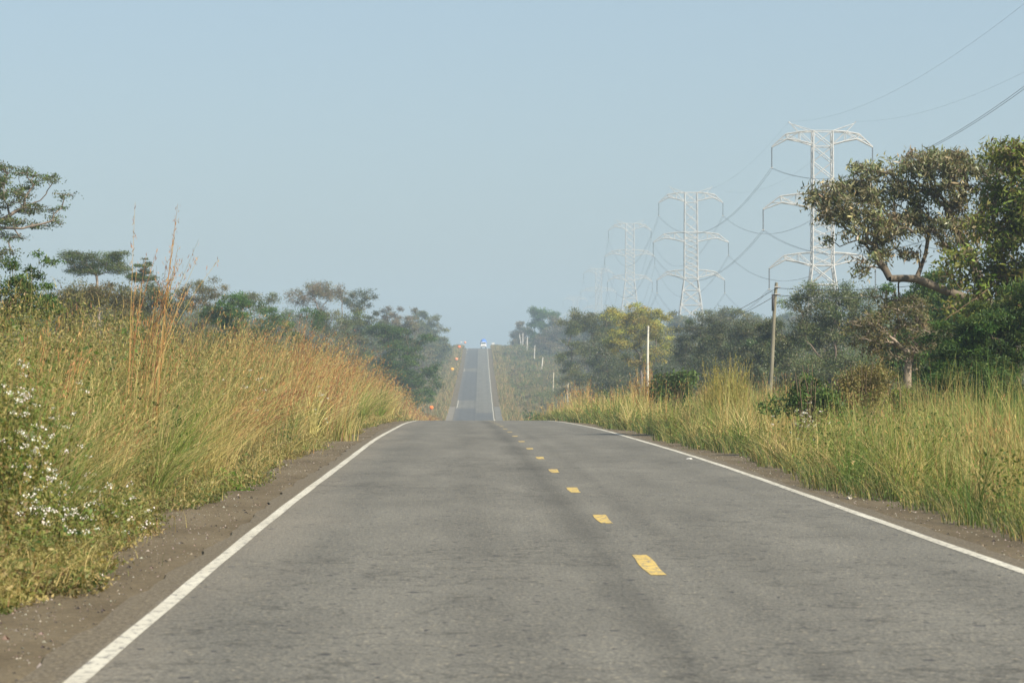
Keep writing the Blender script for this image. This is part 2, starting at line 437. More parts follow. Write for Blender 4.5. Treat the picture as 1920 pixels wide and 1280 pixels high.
def skeleton(base, trunk, C, r_tip, step, wander=.12):
    """grow limbs from a trunk polyline to every clump centre; returns segments with radii"""
    P, par = [], []
    for pl in trunk:
        pl = np.asarray(pl, float)
        st = -1 if not P else int(np.argmin(np.linalg.norm(np.array(P) - pl[0], axis=1)))
        prev = st
        for a, b in zip(pl[:-1], pl[1:]):
            n = max(2, int(np.linalg.norm(b - a) / step))
            for k in range(n if prev >= 0 or P else n + 1):
                t = (k + 1) / n if (prev >= 0) else k / n
                p = a + (b - a) * t
                P.append(p + RNG.normal(0, wander * step * .5, 3) * (1 if prev >= 0 else 0)); par.append(prev); prev = len(P) - 1
    ntr = len(P)
    top = np.array(P)[-1]
    plen = np.zeros(len(P))
    for i in range(1, len(P)):
        plen[i] = plen[par[i]] + (np.linalg.norm(P[i] - P[par[i]]) if par[i] >= 0 else 0)
    plen = list(plen)
    # limbs may not leave from the lowest part of the trunk
    z0 = base[2]; zc = C[:, 2].min()
    order = np.argsort(np.linalg.norm(C - top, axis=1))
    tips = []
    for ci in order:
        c = C[ci]
        A = np.array(P); L = np.array(plen)
        D = np.linalg.norm(A - c, axis=1)
        cost = D + .25 * L + np.maximum(A[:, 2] - c[2], 0) * .8
        low = (A[:, 2] < z0 + .45 * (zc - z0))
        cost[low] += 50
        j = int(np.argmin(cost))
        a = P[j]; n = max(2, int(D[j] / step) + 1)
        dv = c - a
        ctrl = a + dv * .5 + np.array([0, 0, .18 * D[j]]) + RNG.normal(0, .12 * D[j], 3)
        prev = j
        for k in range(1, n + 1):
            t = k / n
            p = (1 - t) ** 2 * a + 2 * t * (1 - t) * ctrl + t * t * c
            if k < n: p = p + RNG.normal(0, wander * step, 3)
            P.append(p); par.append(prev); plen.append(plen[prev] + np.linalg.norm(p - P[prev])); prev = len(P) - 1
        tips.append(prev)
    P = np.array(P); par = np.array(par)
    cnt = np.zeros(len(P))
    cnt[tips] = 1
    for i in range(len(P) - 1, 0, -1):
        if par[i] >= 0: cnt[par[i]] += cnt[i]
    rad = r_tip * np.maximum(cnt, .7) ** .46
    return P, par, rad, ntr

def lobes_points(lobes, n):
    """points inside ellipsoids (cx,cy,cz,rx,ry,rz), pushed towards the skin and the top"""
    L = np.asarray(lobes, float)
    vol = (L[:, 3] * L[:, 4] * L[:, 5]) ** .8
    i = RNG.choice(len(L), n, p=vol / vol.sum())
    d = rdir(n, .25)
    r = RNG.uniform(0.12, 1, n) ** .5
    return L[i, :3] + d * L[i, 3:] * r[:, None]

def grow_tree(BW, BC, base, lobes, sp, nc=90, nl=9000, d=100, trunk=None, ls=1.0, r_tip=None, clump=None, twig=5, dens=1.0, mi=(0, 0)):
    S = SPEC[sp]
    C = lobes_points(lobes, nc * 2)
    # thin out clumps that crowd each other
    keep = []
    L = np.asarray(lobes, float)
    size = max((L[:, 0] + L[:, 3]).max() - (L[:, 0] - L[:, 3]).min(), 1.0)
    md = .45 * size / math.sqrt(nc)
    for k in range(len(C)):
        if all(np.sum((C[k] - C[j]) ** 2) > md * md for j in keep): keep.append(k)
        if len(keep) >= nc: break
    C = C[keep]
    base = np.asarray(base, float)
    if trunk is None:
        cen = np.average(L[:, :3], axis=0, weights=L[:, 3])
        zl = (L[:, 2] - L[:, 5]).min()
        fork = np.array([base[0] * .55 + cen[0] * .45, base[1] * .6 + cen[1] * .4, max(zl * .75 + base[2] * .25, base[2] + .3)])
        trunk = [[base, base * .6 + fork * .4 + RNG.normal(0, .04 * size, 3) * [1, 1, 0], fork, fork * .4 + cen * .6]]
    step = size / 22
    if r_tip is None: r_tip = max(.0013 * size, .00005 * d)
    P, par, rad, ntr = skeleton(base, trunk, C, r_tip, step)
    k = np.where(par >= 0)[0]
    bc = np.asarray(S[6]) * RNG.uniform(.85, 1.25)
    big = rad[k] > r_tip * 4
    sticks(BW, P[par[k]][big], P[k][big], np.minimum(rad[par[k]], rad[k] * 1.35)[big], rad[k][big], bc, 7, mi[0])
    sticks(BW, P[par[k]][~big], P[k][~big], rad[k][~big] * 1.1, rad[k][~big], bc, 4, mi[0])
    rc = clump if clump else 1.15 * size / math.sqrt(len(C))
    if twig:
        n = len(C) * twig
        a = np.repeat(C, twig, 0)
        e = a + rdir(n, .2) * rc * RNG.uniform(.5, 1.3, (n, 1)) * [1, 1, S[5]]
        sticks(BW, a, e, r_tip * .75, r_tip * .3, bc, 3, mi[0])
    # leaves: clump brightness and hue vary, each leaf varies too
    n = int(nl * dens)
    wts = RNG.uniform(.35, 1.0, len(C)); i = RNG.choice(len(C), n, p=wts / wts.sum())
    crad = rc * RNG.uniform(.7, 1.25, len(C))
    pos = C[i] + np.clip(RNG.normal(0, .5, (n, 3)), -1.15, 1.15) * crad[i][:, None] * [1, 1, S[5]]
    ax = unit(rdir(n) + np.array([0, 0, S[4]]))
    cl = np.clip(1 + RNG.normal(0, .2, (len(C), 1)), .6, 1.6) * (1 + RNG.normal(0, .06, (len(C), 3)))
    col = palette(n, S[2], S[3], .2) * cl[i]
    ln = max(S[0], d * .00048) * ls
    leaves(BC, pos, ax, ln * np.clip(np.exp(RNG.normal(0, .32, n)), .45, 2.0), max(S[1], d * .00024) * ls * RNG.uniform(.7, 1.2, n), col, mi[1])

def px_lobes(lobes, d, deep=.85):
    out = []
    for (cx, cy, rx, ry, *dy) in lobes:
        c = at(cx, cy, d)
        k = d / F
        out.append((c[0], d + (dy[0] if dy else 0) + RNG.uniform(-.3, .3) * rx * k, c[2], rx * k, max(rx, ry) * k * deep, ry * k))
    return out

def skirt(L, base, n=5):
    """lower boughs that carry a bushy crown down towards the ground"""
    A = np.asarray(L)
    x0, x1 = (A[:, 0] - A[:, 3]).min(), (A[:, 0] + A[:, 3]).max()
    zl = (A[:, 2]).min(); h = max(zl - base[2], .5); wd = x1 - x0
    out = []
    for k in range(n):
        f = (k + .5) / n
        rz = h * RNG.uniform(.26, .36)
        out.append((x0 + wd * (.12 + .76 * f) + RNG.normal(0, .05 * wd), base[1] - RNG.uniform(-.1, .25) * wd, base[2] + h * RNG.uniform(.32, .8), wd * .2, wd * .24, rz))
    return out
def tree(name, label, bx, d, lobes, sp, cat='tree', group=None, trunk=None, parts=('trunk', 'crown'), low=None, **kw):
    x = (bx - 960) / F * d
    base = np.array([x, d, float(ground(x, d)) - .1])
    L = px_lobes(lobes, d)
    if low is None: low = 0 if (trunk or sp == 'acacia') else 6
    if low:
        L += skirt(L, base, low)
        kw['nc'] = int(kw.get('nc', 90) * 2.0); kw['nl'] = int(kw.get('nl', 9000) * 7.0); kw.setdefault('ls', 1.0)
    tr = None
    if trunk:
        tr = []
        for pl in trunk:
            q = [np.array(at(p[0], p[1], d + (p[2] if len(p) > 2 else 0))) for p in pl]
            tr.append(q)
        tr[0] = [base] + tr[0]
    BW, BC = Buf(), Buf()
    grow_tree(BW, BC, base, L, sp, d=d, trunk=tr, **kw)
    t = thing(name, label, cat, base, group)
    BW.build(parts[0], M_BARK, t, smooth=True, loc=base)
    BC.build(parts[1], SPEC[sp][7], t, loc=base)
    return t

# ---- right side, near to far
tree('broadleaf_tree', 'big spreading tree with drooping brownish leaves and dark crooked limbs beside the road', 1905, 88,
     [(1580, 385, 70, 45), (1650, 345, 70, 50), (1740, 345, 75, 55), (1540, 375, 38, 28), (1625, 430, 60, 35), (1710, 420, 75, 45), (1800, 340, 70, 48),
      (1640, 500, 35, 40), (1830, 400, 60, 60), (1590, 355, 50, 25), (1760, 300, 90, 18), (1560, 455, 30, 20), (1880, 310, 60, 45), (1790, 440, 60, 40), (1660, 560, 30, 20), (1700, 470, 30, 20)],
     'mango', trunk=[[(1895, 640), (1850, 570), (1780, 548), (1720, 525), (1668, 522, -.3), (1648, 490), (1640, 455), (1650, 420)],
                     [(1720, 525), (1735, 480, .4), (1745, 420, .5), (1740, 380)], [(1640, 455), (1610, 450, -.5), (1575, 462, -.5)],
                     [(1850, 570), (1830, 500, .6), (1800, 440, .5), (1780, 400)], [(1745, 430), (1700, 415), (1660, 400, .3)], [(1800, 440), (1860, 380, .4), (1880, 340)]],
     nc=330, nl=16500, clump=.30, r_tip=.0135, twig=5)
tree('broadleaf_tree', 'tall tree with yellow-green leaf tufts and bare leaning twigs at the right edge', 1960, 84,
     [(1880, 400, 55, 60), (1930, 330, 60, 60), (1860, 520, 60, 50), (1910, 460, 60, 60), (1960, 420, 80, 110), (1820, 590, 60, 40), (1890, 600, 50, 50), (1990, 310, 70, 50), (1890, 300, 45, 35), (1920, 540, 50, 60), (1800, 500, 40, 30)],
     'lime', trunk=[[(1940, 640), (1915, 580), (1885, 510), (1868, 440), (1862, 400)], [(1885, 510), (1830, 560, -.5), (1770, 600, -.8)], [(1915, 580), (1950, 480, .4), (1955, 380, .4)]],
     nc=190, nl=19000, clump=.45, r_tip=.012, twig=6)
tree('bushy_tree', 'bright green feathery tree with low hanging boughs at the right edge of the grass', 1880, 74,
     [(1800, 640, 60, 45), (1860, 620, 65, 50), (1770, 690, 45, 45), (1840, 690, 60, 45), (1910, 650, 60, 60), (1930, 560, 50, 60)],
     'feather', nc=110, nl=14000, twig=3)
tree('bushy_tree', 'tall grey-green leafy tree standing in front of the nearest pylon legs', 1550, 178,
     [(1530, 570, 55, 40), (1580, 575, 60, 40), (1490, 620, 45, 45), (1550, 625, 55, 45), (1620, 600, 50, 45), (1480, 580, 25, 22), (1625, 560, 25, 22), (1470, 660, 35, 40)],
     'greyish', nc=120, nl=10500, twig=4)
tree('gnarled_tree', 'brown half-bare tree with a twisted pale trunk behind the roadside bushes', 1700, 100,
     [(1640, 620, 55, 40), (1700, 600, 60, 45), (1750, 640, 40, 45), (1660, 660, 40, 25), (1720, 660, 45, 35)],
     'brown', trunk=[[(1702, 690), (1706, 665), (1690, 650), (1665, 640), (1650, 628)], [(1706, 665), (1725, 640), (1735, 615)], [(1690, 650), (1665, 628, -.4), (1652, 610)]],
     nc=100, nl=6800, r_tip=.016, twig=8, clump=.34)
tree('fern_leaved_tree', 'dark green fern-leaved tree just behind the big crooked limb', 1760, 122,
     [(1700, 545, 50, 18), (1740, 535, 60, 25), (1790, 560, 60, 35), (1690, 570, 40, 18), (1760, 600, 70, 40)], 'green', nc=60, nl=6500, twig=2)
tree('flowering_tree', 'round tree covered in golden yellow flowers behind a pale pole', 1205, 330,
     [(1160, 605, 35, 26), (1200, 592, 40, 24), (1240, 605, 34, 28), (1180, 640, 45, 26), (1235, 645, 38, 28), (1150, 650, 26, 18), (1215, 620, 45, 26), (1205, 675, 40, 20)],
     'yellow', nc=150, nl=26000, twig=2, clump=.62, low=0)
RIGHT_TREES = [
 ('bushy_tree', 'dark leafy tree between the slanting pole and the yellow flowering tree', 1390, 240, [(1370, 640, 50, 36), (1420, 625, 42, 32), (1340, 655, 36, 28), (1400, 670, 55, 26)], 'dark', 90, 7500),
 ('bushy_tree', 'dark bushy tree touching the right flank of the yellow flowering tree', 1310, 280, [(1300, 635, 40, 32), (1335, 622, 34, 28), (1290, 665, 40, 26)], 'dark', 80, 6000),
 ('bushy_tree', 'low dark tree at the foot of the slanting utility pole', 1440, 205, [(1440, 625, 26, 34), (1420, 660, 36, 32), (1462, 660, 28, 36)], 'dark', 70, 5500),
 ('bushy_tree', 'hazy olive tree topping the skyline right of the middle pylon', 1355, 460, [(1340, 590, 30, 16), (1370, 588, 28, 17), (1355, 610, 48, 22), (1400, 605, 24, 18)], 'olive', 70, 3800),
 ('bushy_tree', 'mid green domed tree behind and left of the yellow flowering tree', 1120, 430, [(1090, 588, 40, 20), (1130, 592, 36, 20), (1110, 612, 50, 26), (1075, 610, 30, 24)], 'olive', 80, 5000),
 ('bushy_tree', 'blue-green tree crowning the skyline beside the farthest poles', 1025, 1010, [(1010, 590, 20, 14), (1030, 600, 26, 18), (1005, 612, 18, 14), (1040, 620, 26, 18)], 'green', 60, 3000),
 ('dry_tree', 'greyish leafless tree in the middle of the right-hand wood', 1062, 980, [(1050, 620, 34, 24), (1080, 635, 28, 22), (1030, 640, 28, 22)], 'dry', 70, 2600),
 ('dry_tree', 'pale bare tree at the far end of the right-hand wood', 980, 1130, [(978, 615, 14, 12), (965, 628, 9, 8), (990, 625, 12, 12)], 'dry', 40, 900),
 ('bushy_tree', 'shadowy tree under the yellow flowering tree at its lower left', 1125, 360, [(1120, 660, 36, 26), (1155, 685, 34, 24), (1200, 695, 44, 22), (1240, 690, 30, 22)], 'dark', 70, 4500),
 ('bushy_tree', 'dull green tree beside the tilted white stump of a trunk', 1160, 480, [(1150, 600, 30, 22), (1180, 620, 24, 24), (1140, 630, 30, 24)], 'olive', 60, 3200),
]
for nm, lb, bx, d, lo, sp, nc, nl in RIGHT_TREES:
    tree(nm, lb, bx, d, lo, sp, nc=nc, nl=nl, twig=5 if sp == 'dry' else 2)
# ---- left side
tree('acacia_tree', 'large open-crowned acacia reaching in from the left edge of the sky', -70, 118,
     [(0, 318, 30, 15), (45, 325, 26, 13), (90, 336, 18, 12), (60, 352, 30, 13), (125, 372, 20, 9), (143, 386, 10, 6), (100, 394, 25, 10), (60, 390, 30, 12), (112, 412, 18, 7),
      (75, 426, 22, 7), (30, 415, 34, 11), (20, 370, 40, 16), (-20, 345, 50, 25), (30, 444, 20, 6), (-40, 400, 50, 30), (-20, 440, 30, 14), (-100, 370, 60, 50), (10, 480, 24, 14), (-30, 500, 30, 20)],
     'acacia', trunk=[[(-75, 520), (-60, 470), (-20, 425), (30, 395), (75, 375)], [(-60, 470), (-50, 420), (-20, 370)], [(-20, 425), (40, 430, -.6), (95, 415, -.6)]],
     nc=260, nl=17000, clump=.36, r_tip=.013, twig=5)
LEFT_TREES = [
 ('bushy_tree', 'fresh green leafy tree rising from the weeds at the left edge', 20, 64, [(30, 510, 34, 20), (75, 490, 26, 14), (52, 512, 28, 16), (0, 545, 60, 35), (60, 545, 45, 25), (-40, 500, 40, 40), (30, 590, 60, 30), (95, 575, 40, 25), (-30, 600, 60, 40)], 'feather', 130, 4200),
 ('acacia_tree', 'flat-topped acacia left of the tallest grass stalks', 190, 215, [(150, 485, 34, 13), (200, 487, 34, 13), (225, 480, 20, 9), (215, 505, 30, 12), (160, 505, 36, 14), (130, 478, 18, 9)], 'acacia', 110, 16000),
 ('acacia_tree', 'small acacia peeping between the tallest grass stalks', 268, 230, [(266, 495, 16, 12), (272, 515, 18, 14), (255, 520, 16, 10)], 'acacia', 45, 6000),
 ('bushy_tree', 'brownish dense tree underneath the flat-topped acacia', 165, 150, [(150, 560, 46, 28), (200, 555, 46, 28), (120, 585, 40, 26), (240, 575, 40, 26)], 'brown', 90, 6500),
 ('bushy_tree', 'dark green tree directly behind the tallest grass stalks', 300, 190, [(285, 560, 36, 26), (320, 575, 34, 26), (260, 590, 36, 22)], 'dark', 70, 4500),
 ('dry_tree', 'dusty brown round tree right of the tallest grass stalks', 375, 270, [(355, 550, 36, 20), (395, 543, 34, 18), (375, 570, 52, 24), (335, 565, 24, 18)], 'brown', 80, 4500),
 ('bushy_tree', 'dark leafy tree above the arching grass plume', 445, 210, [(430, 570, 34, 20), (465, 580, 30, 20), (400, 590, 34, 20), (445, 600, 44, 20)], 'green', 80, 5000),
 ('dry_tree', 'grey leafless tree forming the highest point of the left skyline', 595, 430, [(575, 545, 34, 16), (610, 538, 30, 14), (595, 560, 52, 20), (640, 552, 24, 16), (545, 560, 26, 14)], 'dry', 110, 4200),
 ('bushy_tree', 'glossy green tree in front of the grey leafless tree', 520, 260, [(500, 590, 26, 16), (540, 595, 30, 16), (585, 588, 30, 12), (520, 612, 40, 18), (600, 602, 24, 14)], 'green', 80, 4800),
 ('acacia_tree', 'broad green-topped tree right of the grey leafless tree', 680, 470, [(650, 552, 24, 9), (685, 552, 28, 11), (700, 565, 22, 10), (665, 572, 34, 14)], 'dark', 80, 3800),
 ('dry_tree', 'grey-brown tree behind the bright green spreading tree', 745, 620, [(730, 585, 26, 12), (760, 588, 24, 12), (745, 605, 40, 16)], 'dry', 70, 3000),
 ('bushy_tree', 'last grey-green tree of the left wood leaning toward the road', 810, 860, [(790, 592, 20, 9), (812, 602, 18, 10), (825, 618, 16, 8), (795, 615, 26, 14)], 'olive', 60, 2600),
 ('spreading_tree', 'bright green spreading tree low in the left wood beside the far slope', 745, 390, [(705, 622, 28, 14), (745, 628, 42, 18), (790, 640, 28, 16), (730, 650, 40, 18), (775, 665, 30, 16)], 'feather', 100, 7000),
 ('bushy_tree', 'olive tree filling the skyline behind the arching grass plume', 470, 360, [(450, 555, 30, 12), (490, 560, 30, 12), (470, 572, 46, 16), (520, 562, 22, 12)], 'olive', 70, 3200),
 ('bushy_tree', 'dull green tree filling the middle of the left wood', 645, 400, [(625, 590, 30, 16), (660, 600, 28, 18), (600, 610, 34, 16), (640, 620, 40, 18)], 'olive', 70, 3500),
 ('bushy_tree', 'dark rounded bush tree at the top of the far slope', 815, 900, [(815, 635, 18, 9), (830, 640, 14, 8), (800, 640, 16, 8)], 'dark', 40, 1600),
]
for nm, lb, bx, d, lo, sp, nc, nl in LEFT_TREES:
    tree(nm, lb, bx, d, lo, sp, nc=nc, nl=nl, twig=6 if sp == 'dry' else 2)

# ---- the wood behind: one mass on each side
def wood(name, label, spots, seed):
    BW = Buf()
    for (x, d, h, wd, sp) in spots:
        g = float(ground(x, d))
        lob = []
        for k in range(8):
            rx = wd * RNG.uniform(.3, .5)
            lob.append((x + RNG.uniform(-.35, .35) * wd, d + RNG.uniform(-.3, .3) * wd, g + h * (RNG.uniform(.55, .84) if k < 4 else RNG.uniform(.2, .5)), rx, rx, h * RNG.uniform(.14, .24)))
        grow_tree(BW, BW, (x, d, g), lob, sp, nc=44, nl=int(3600 + 900000 / d), ls=1.25, d=d, twig=1, mi=(0, 1))
    o = BW.build(name, [M_BARK, M_LEAF])
    o['label'] = label
    return kind(o, 'stuff')
sp_cycle = ['olive', 'dark', 'dry', 'green', 'brown', 'olive', 'greyish', 'dark']
rs = []
for k in range(90):
    d = 190 + 800 * RNG.uniform(0, 1) ** .9
    off = RNG.uniform(27, 33 + d * .13)
    rs.append((float(mid(d)) + off, d, (RNG.uniform(9, 13) if d > 400 else RNG.uniform(6.5, 9.5)), RNG.uniform(5, 9), sp_cycle[k % 8]))
wood('woodland', 'hazy mixed wood behind the right-hand poles', rs, 1)
lsx = []
for k in range(120):
    d = 200 + 800 * RNG.uniform(0, 1) ** .9
    off = RNG.uniform(15, 20 + d * .14)
    lsx.append((float(mid(d)) - off, d, RNG.uniform(10.2, 13.6) if d > 380 else RNG.uniform(7, 9.5), RNG.uniform(6, 10), sp_cycle[(k * 3) % 8]))
for k in range(48):
    d = RNG.uniform(240, 440)
    lsx.append((float(mid(d)) - RNG.uniform(20, 62), d, (3.05 + .0255 * d) * RNG.uniform(.8, 1.0), RNG.uniform(6, 9), sp_cycle[(k * 5) % 8]))
wood('woodland', 'hazy mixed wood behind the left-hand tall grass', lsx, 2)

# ------------------------------------------------------------------ undergrowth and scrub
OLIVE = [(.14, .145, .045), (.10, .12, .034), (.19, .165, .06), (.08, .13, .03)]
def bushes(B, X, D, rad, hgt, n_each, cols, wts, lf, bvar=.2):
    K = len(X)
    g = ground(X, D)
    i = np.repeat(np.arange(K), n_each)
    n = len(i)
    dr = rdir(n, .35); dr[:, 2] = np.abs(dr[:, 2])
    r = RNG.uniform(.25, 1, n) ** .6
    lum = 1 + .28 * np.sin(dr[:, 0] * 7 + i) * np.cos(dr[:, 1] * 6 + i * 2.1)
    pos = np.stack([X[i], D[i], g[i]], 1) + dr * (r * lum)[:, None] * np.stack([rad[i], rad[i], hgt[i]], 1)
    pc = np.asarray(cols)[RNG.choice(len(cols), K, p=np.asarray(wts) / np.sum(wts))]
    col = np.clip(pc[i] * (1 + RNG.normal(0, bvar, (n, 1))) * (1 + RNG.normal(0, .06, (n, 3))), .005, .8)
    sz = np.maximum(lf, D[i] * .0005)
    leaves(B, pos, rdir(n, .2), sz * RNG.uniform(.7, 1.4, n), sz * .5 * RNG.uniform(.7, 1.2, n), col)

def scrub(name, label, sgn):
    B = Buf()
    n = 1500
    d = RNG.uniform(470, 1190, n)
    off = 6.2 + RNG.uniform(0, 1, n) ** 1.2 * 30
    x = mid(d) + sgn * off
    r = RNG.uniform(.7, 2.0, n) * np.where(off > 14, 1.3, .8)
    bushes(B, x, d, r, r * RNG.uniform(.6, 1.1, n), 60, OLIVE + [(.17, .14, .07), (.12, .085, .05), (.045, .07, .03)], [4, 4, 3, 3, 3, 2, 2], .13)
    # straw-coloured grass along the road edge and across the slope
    n = 9000
    d = RNG.uniform(460, 1185, n)
    off = np.where(RNG.uniform(0, 1, n) < .6, RNG.uniform(5.3, 8.5, n), RNG.uniform(6, 30, n))
    x = mid(d) + sgn * off
    col = palette(n, [(.34, .25, .11), (.30, .20, .10), (.22, .20, .085), (.15, .16, .06)], [2.5, 2.5, 3, 4], .2)
    blades(B, np.stack([x, d, ground(x, d)], 1), RNG.uniform(0, 6.28, n), RNG.uniform(.8, 1.9, n), d * .00022, RNG.uniform(.1, .5, n), col, 2)
    o = B.build(name, M_LEAF); o['label'] = label
    return kind(o, 'stuff')
scrub('scrub', 'green and straw scrub covering the far slope left of the road', -1)
scrub('scrub', 'green and straw scrub covering the far slope right of the road', 1)

def undergrowth(name, label, sgn, lo, hi, n, dr):
    B = Buf()
    d = RNG.uniform(dr[0], dr[1], n)
    off = lo + RNG.uniform(0, 1, n) * (hi - lo) * (.5 + d / dr[1] * .5)
    x = mid(d) + sgn * off
    r = RNG.uniform(.8, 1.9, n)
    bushes(B, x, d, r, r * RNG.uniform(.8, 1.5, n), 130, OLIVE + [(.05, .065, .025), (.10, .08, .045)], [3, 3, 2, 3, 3, 2], .09)
    o = B.build(name, M_LEAF); o['label'] = label
    return kind(o, 'stuff')
undergrowth('undergrowth', 'shaded bushes filling the ground beneath the right-hand trees', 1, 12, 34, 900, (70, 480))
undergrowth('undergrowth', 'low bushes filling the ground behind the left-hand tall grass', -1, 10, 34, 900, (60, 480))

# ------------------------------------------------------------------ roadside grass and weeds
def lat(d, u): return np.stack([mid(d) + u, d, ground(mid(d) + u, d)], 1)
def dsample(n, a, b, p=.55):
    """more plants where the verge is near the camera"""
    t = RNG.uniform(0, 1, n)
    return np.where(RNG.uniform(0, 1, n) < p, a * (b / a) ** t, a + (b - a) * t)
STRAW = [(.43, .345, .14), (.36, .295, .115), (.30, .265, .105), (.235, .245, .085)]
RUST = [(.36, .185, .08), (.28, .135, .065), (.42, .26, .10), (.21, .10, .06)]
GREEN = [(.12, .19, .032), (.17, .21, .042), (.085, .145, .028), (.23, .23, .055)]
WEED = [(.20, .19, .055), (.13, .17, .042), (.30, .25, .09), (.07, .12, .028), (.15, .10, .05), (.46, .38, .19)]
EDGE_L, EDGE_R = -5.05, 4.58
wavy_l = lambda d: np.sin(d * .8) * .18 + np.sin(d * .27 + 1) * .2 + np.sin(d * 2.1) * .1
wavy_r = lambda d: np.sin(d * .5) * .16 + np.sin(d * .19 + 2) * .25 + np.sin(d * 1.7) * .12

def left_h(v):                      # height of the weeds at v metres behind their front edge
    return .20 + 1.75 * sstep(v / 2.1) + .25 * sstep((v - 2) / 4)
patch = lambda x, y, s: np.sin(x * s + y * s * .37 + 1.3) * np.sin(y * s * .61 - x * s * .4)

def seedheads(B, P, az, H, bd, d, per, cols, wts, size=.075, ln=.36):
    n = len(P)
    i = np.repeat(np.arange(n), per); K = len(i)
    t = 1 - ln * RNG.uniform(0, 1, K) ** 1.3
    h = np.stack([np.sin(az), np.cos(az), np.zeros(n)], 1)[i]
    c = P[i] + h * (H[i] * bd[i] * t ** 1.8)[:, None]
    c[:, 2] += H[i] * t * (1 - .45 * bd[i] * t)
    c += RNG.normal(0, .03, c.shape) * (d[i] * .006 + .7)[:, None]
    s = np.maximum(size, d[i] * .0006) * RNG.uniform(.7, 1.5, K)
    leaves(B, c, unit(h * bd[i][:, None] + [0, 0, .8] + RNG.normal(0, .25, (K, 3))), s, np.maximum(.012, d[i] * .0002), palette(K, cols, wts, .2))


def tussocks(B, n, d, u, per, l0, l1, az0, azs, cols, wts, wd):
    P = lat(d, u)
    i = np.repeat(np.arange(n), per); K = len(i)
    q = P[i] + RNG.normal(0, .07, (K, 3)) * [1, 1, 0]
    big = RNG.uniform(.75, 1.25, n)[i]
    pc = palette(n, cols, wts, .12)
    az = np.where(RNG.uniform(0, 1, K) < .6, RNG.normal(az0, azs, K), RNG.uniform(0, 6.28, K))
    blades(B, q, az, RNG.uniform(l0, l1, K) * big, np.maximum(wd, d[i] * .00024), RNG.uniform(.1, 1.0, K), np.clip(pc[i] * (1 + RNG.normal(0, .15, (K, 1))), .01, .85), 5, pw=.6)

# leafy weeds, left
B = Buf()
n = 6400
d = dsample(n, 15, 470); v = RNG.uniform(0, 1, n) ** 1.25 * (3.2 + d * .015)
u = EDGE_L - v + wavy_l(d)
P = lat(d, u); H = left_h(v) * np.clip(np.exp(RNG.normal(-.12, .30, n)) * (1 + .28 * patch(P[:, 0], P[:, 1], .9)), .4, 1.22)
nl = np.clip((11000 / (d + 20)).astype(int), 26, 230)
i = np.repeat(np.arange(n), nl); K = len(i)
hh = RNG.uniform(.02, 1, K) ** .75
rr = .30 * np.sqrt(RNG.uniform(0, 1, K)) * (.6 + .7 * hh)
an = RNG.uniform(0, 6.283, K)
pos = P[i] + np.stack([np.cos(an) * rr, np.sin(an) * rr, hh * H[i]], 1)
zone = patch(P[:, 0] * 1.2, P[:, 1] * .55, 1.0) + RNG.normal(0, .35, n)
pl = np.where((zone > .1)[:, None], palette(n, WEED, [3, 5, 1, 5, .6, .6], .16), palette(n, WEED, [4, 2.2, 3.2, 1.6, 2.2, 1.8], .16))
own = palette(K, WEED, [4, 4, 3, 3, 1.5, 2.5], .28)
col = pl[i] * .68 + own * .32
sz = np.maximum(.042, d[i] * .0005) * RNG.uniform(.5, 1.6, K)
leaves(B, pos, rdir(K, .25), sz, sz * .45, np.clip(col, .01, .8))
ns = 6
st = np.repeat(P, ns, 0); dd = np.repeat(d, ns)
blades(B, st + RNG.normal(0, .07, st.shape) * [1, 1, 0], RNG.uniform(0, 6.28, n * ns), np.repeat(H, ns) * RNG.uniform(.7, 1.22, n * ns), np.maximum(.007, dd * .0002), RNG.uniform(.05, .45, n * ns), palette(n * ns, [(.24, .20, .07), (.36, .26, .10), (.20, .12, .05)], [3, 2, 1]), 3)
# dry seed tufts and fine sprigs over the weeds
K = 60000
i = RNG.integers(0, n, K)
q = P[i] + np.stack([RNG.normal(0, .2, K), RNG.normal(0, .2, K), H[i] * RNG.uniform(.3, 1.08, K)], 1)
blades(B, q, RNG.uniform(0, 6.28, K), RNG.uniform(.06, .26, K), np.maximum(.006, d[i] * .00022), RNG.uniform(.1, 1, K), palette(K, STRAW + WEED[:2] + RUST[:1], [3, 3, 3, 2, 2, 2, 1.2], .22), 2)
n = 190
d = dsample(n, 26, 130, .85); v = .4 + RNG.uniform(0, 1, n) * 2.2; Pb = lat(d, EDGE_L - v + wavy_l(d))
hb = left_h(v) * RNG.uniform(.5, 1.0, n)
i = np.repeat(np.arange(n), 46); K = len(i)
q = Pb[i] + np.stack([RNG.normal(0, .2, K), RNG.normal(0, .2, K), hb[i] * RNG.uniform(.35, 1.1, K)], 1)
sz = np.maximum(.085, d[i] * .0009) * RNG.uniform(.5, 1.4, K)
leaves(B, q, rdir(K, -.1), sz, sz * .6, palette(K, [(.065, .12, .028), (.10, .17, .035), (.05, .09, .024)], [3, 2, 2], .22))
o = B.build('weeds', M_LEAF); o['label'] = 'tangled leafy weeds crowding the left shoulder'; kind(o, 'stuff')

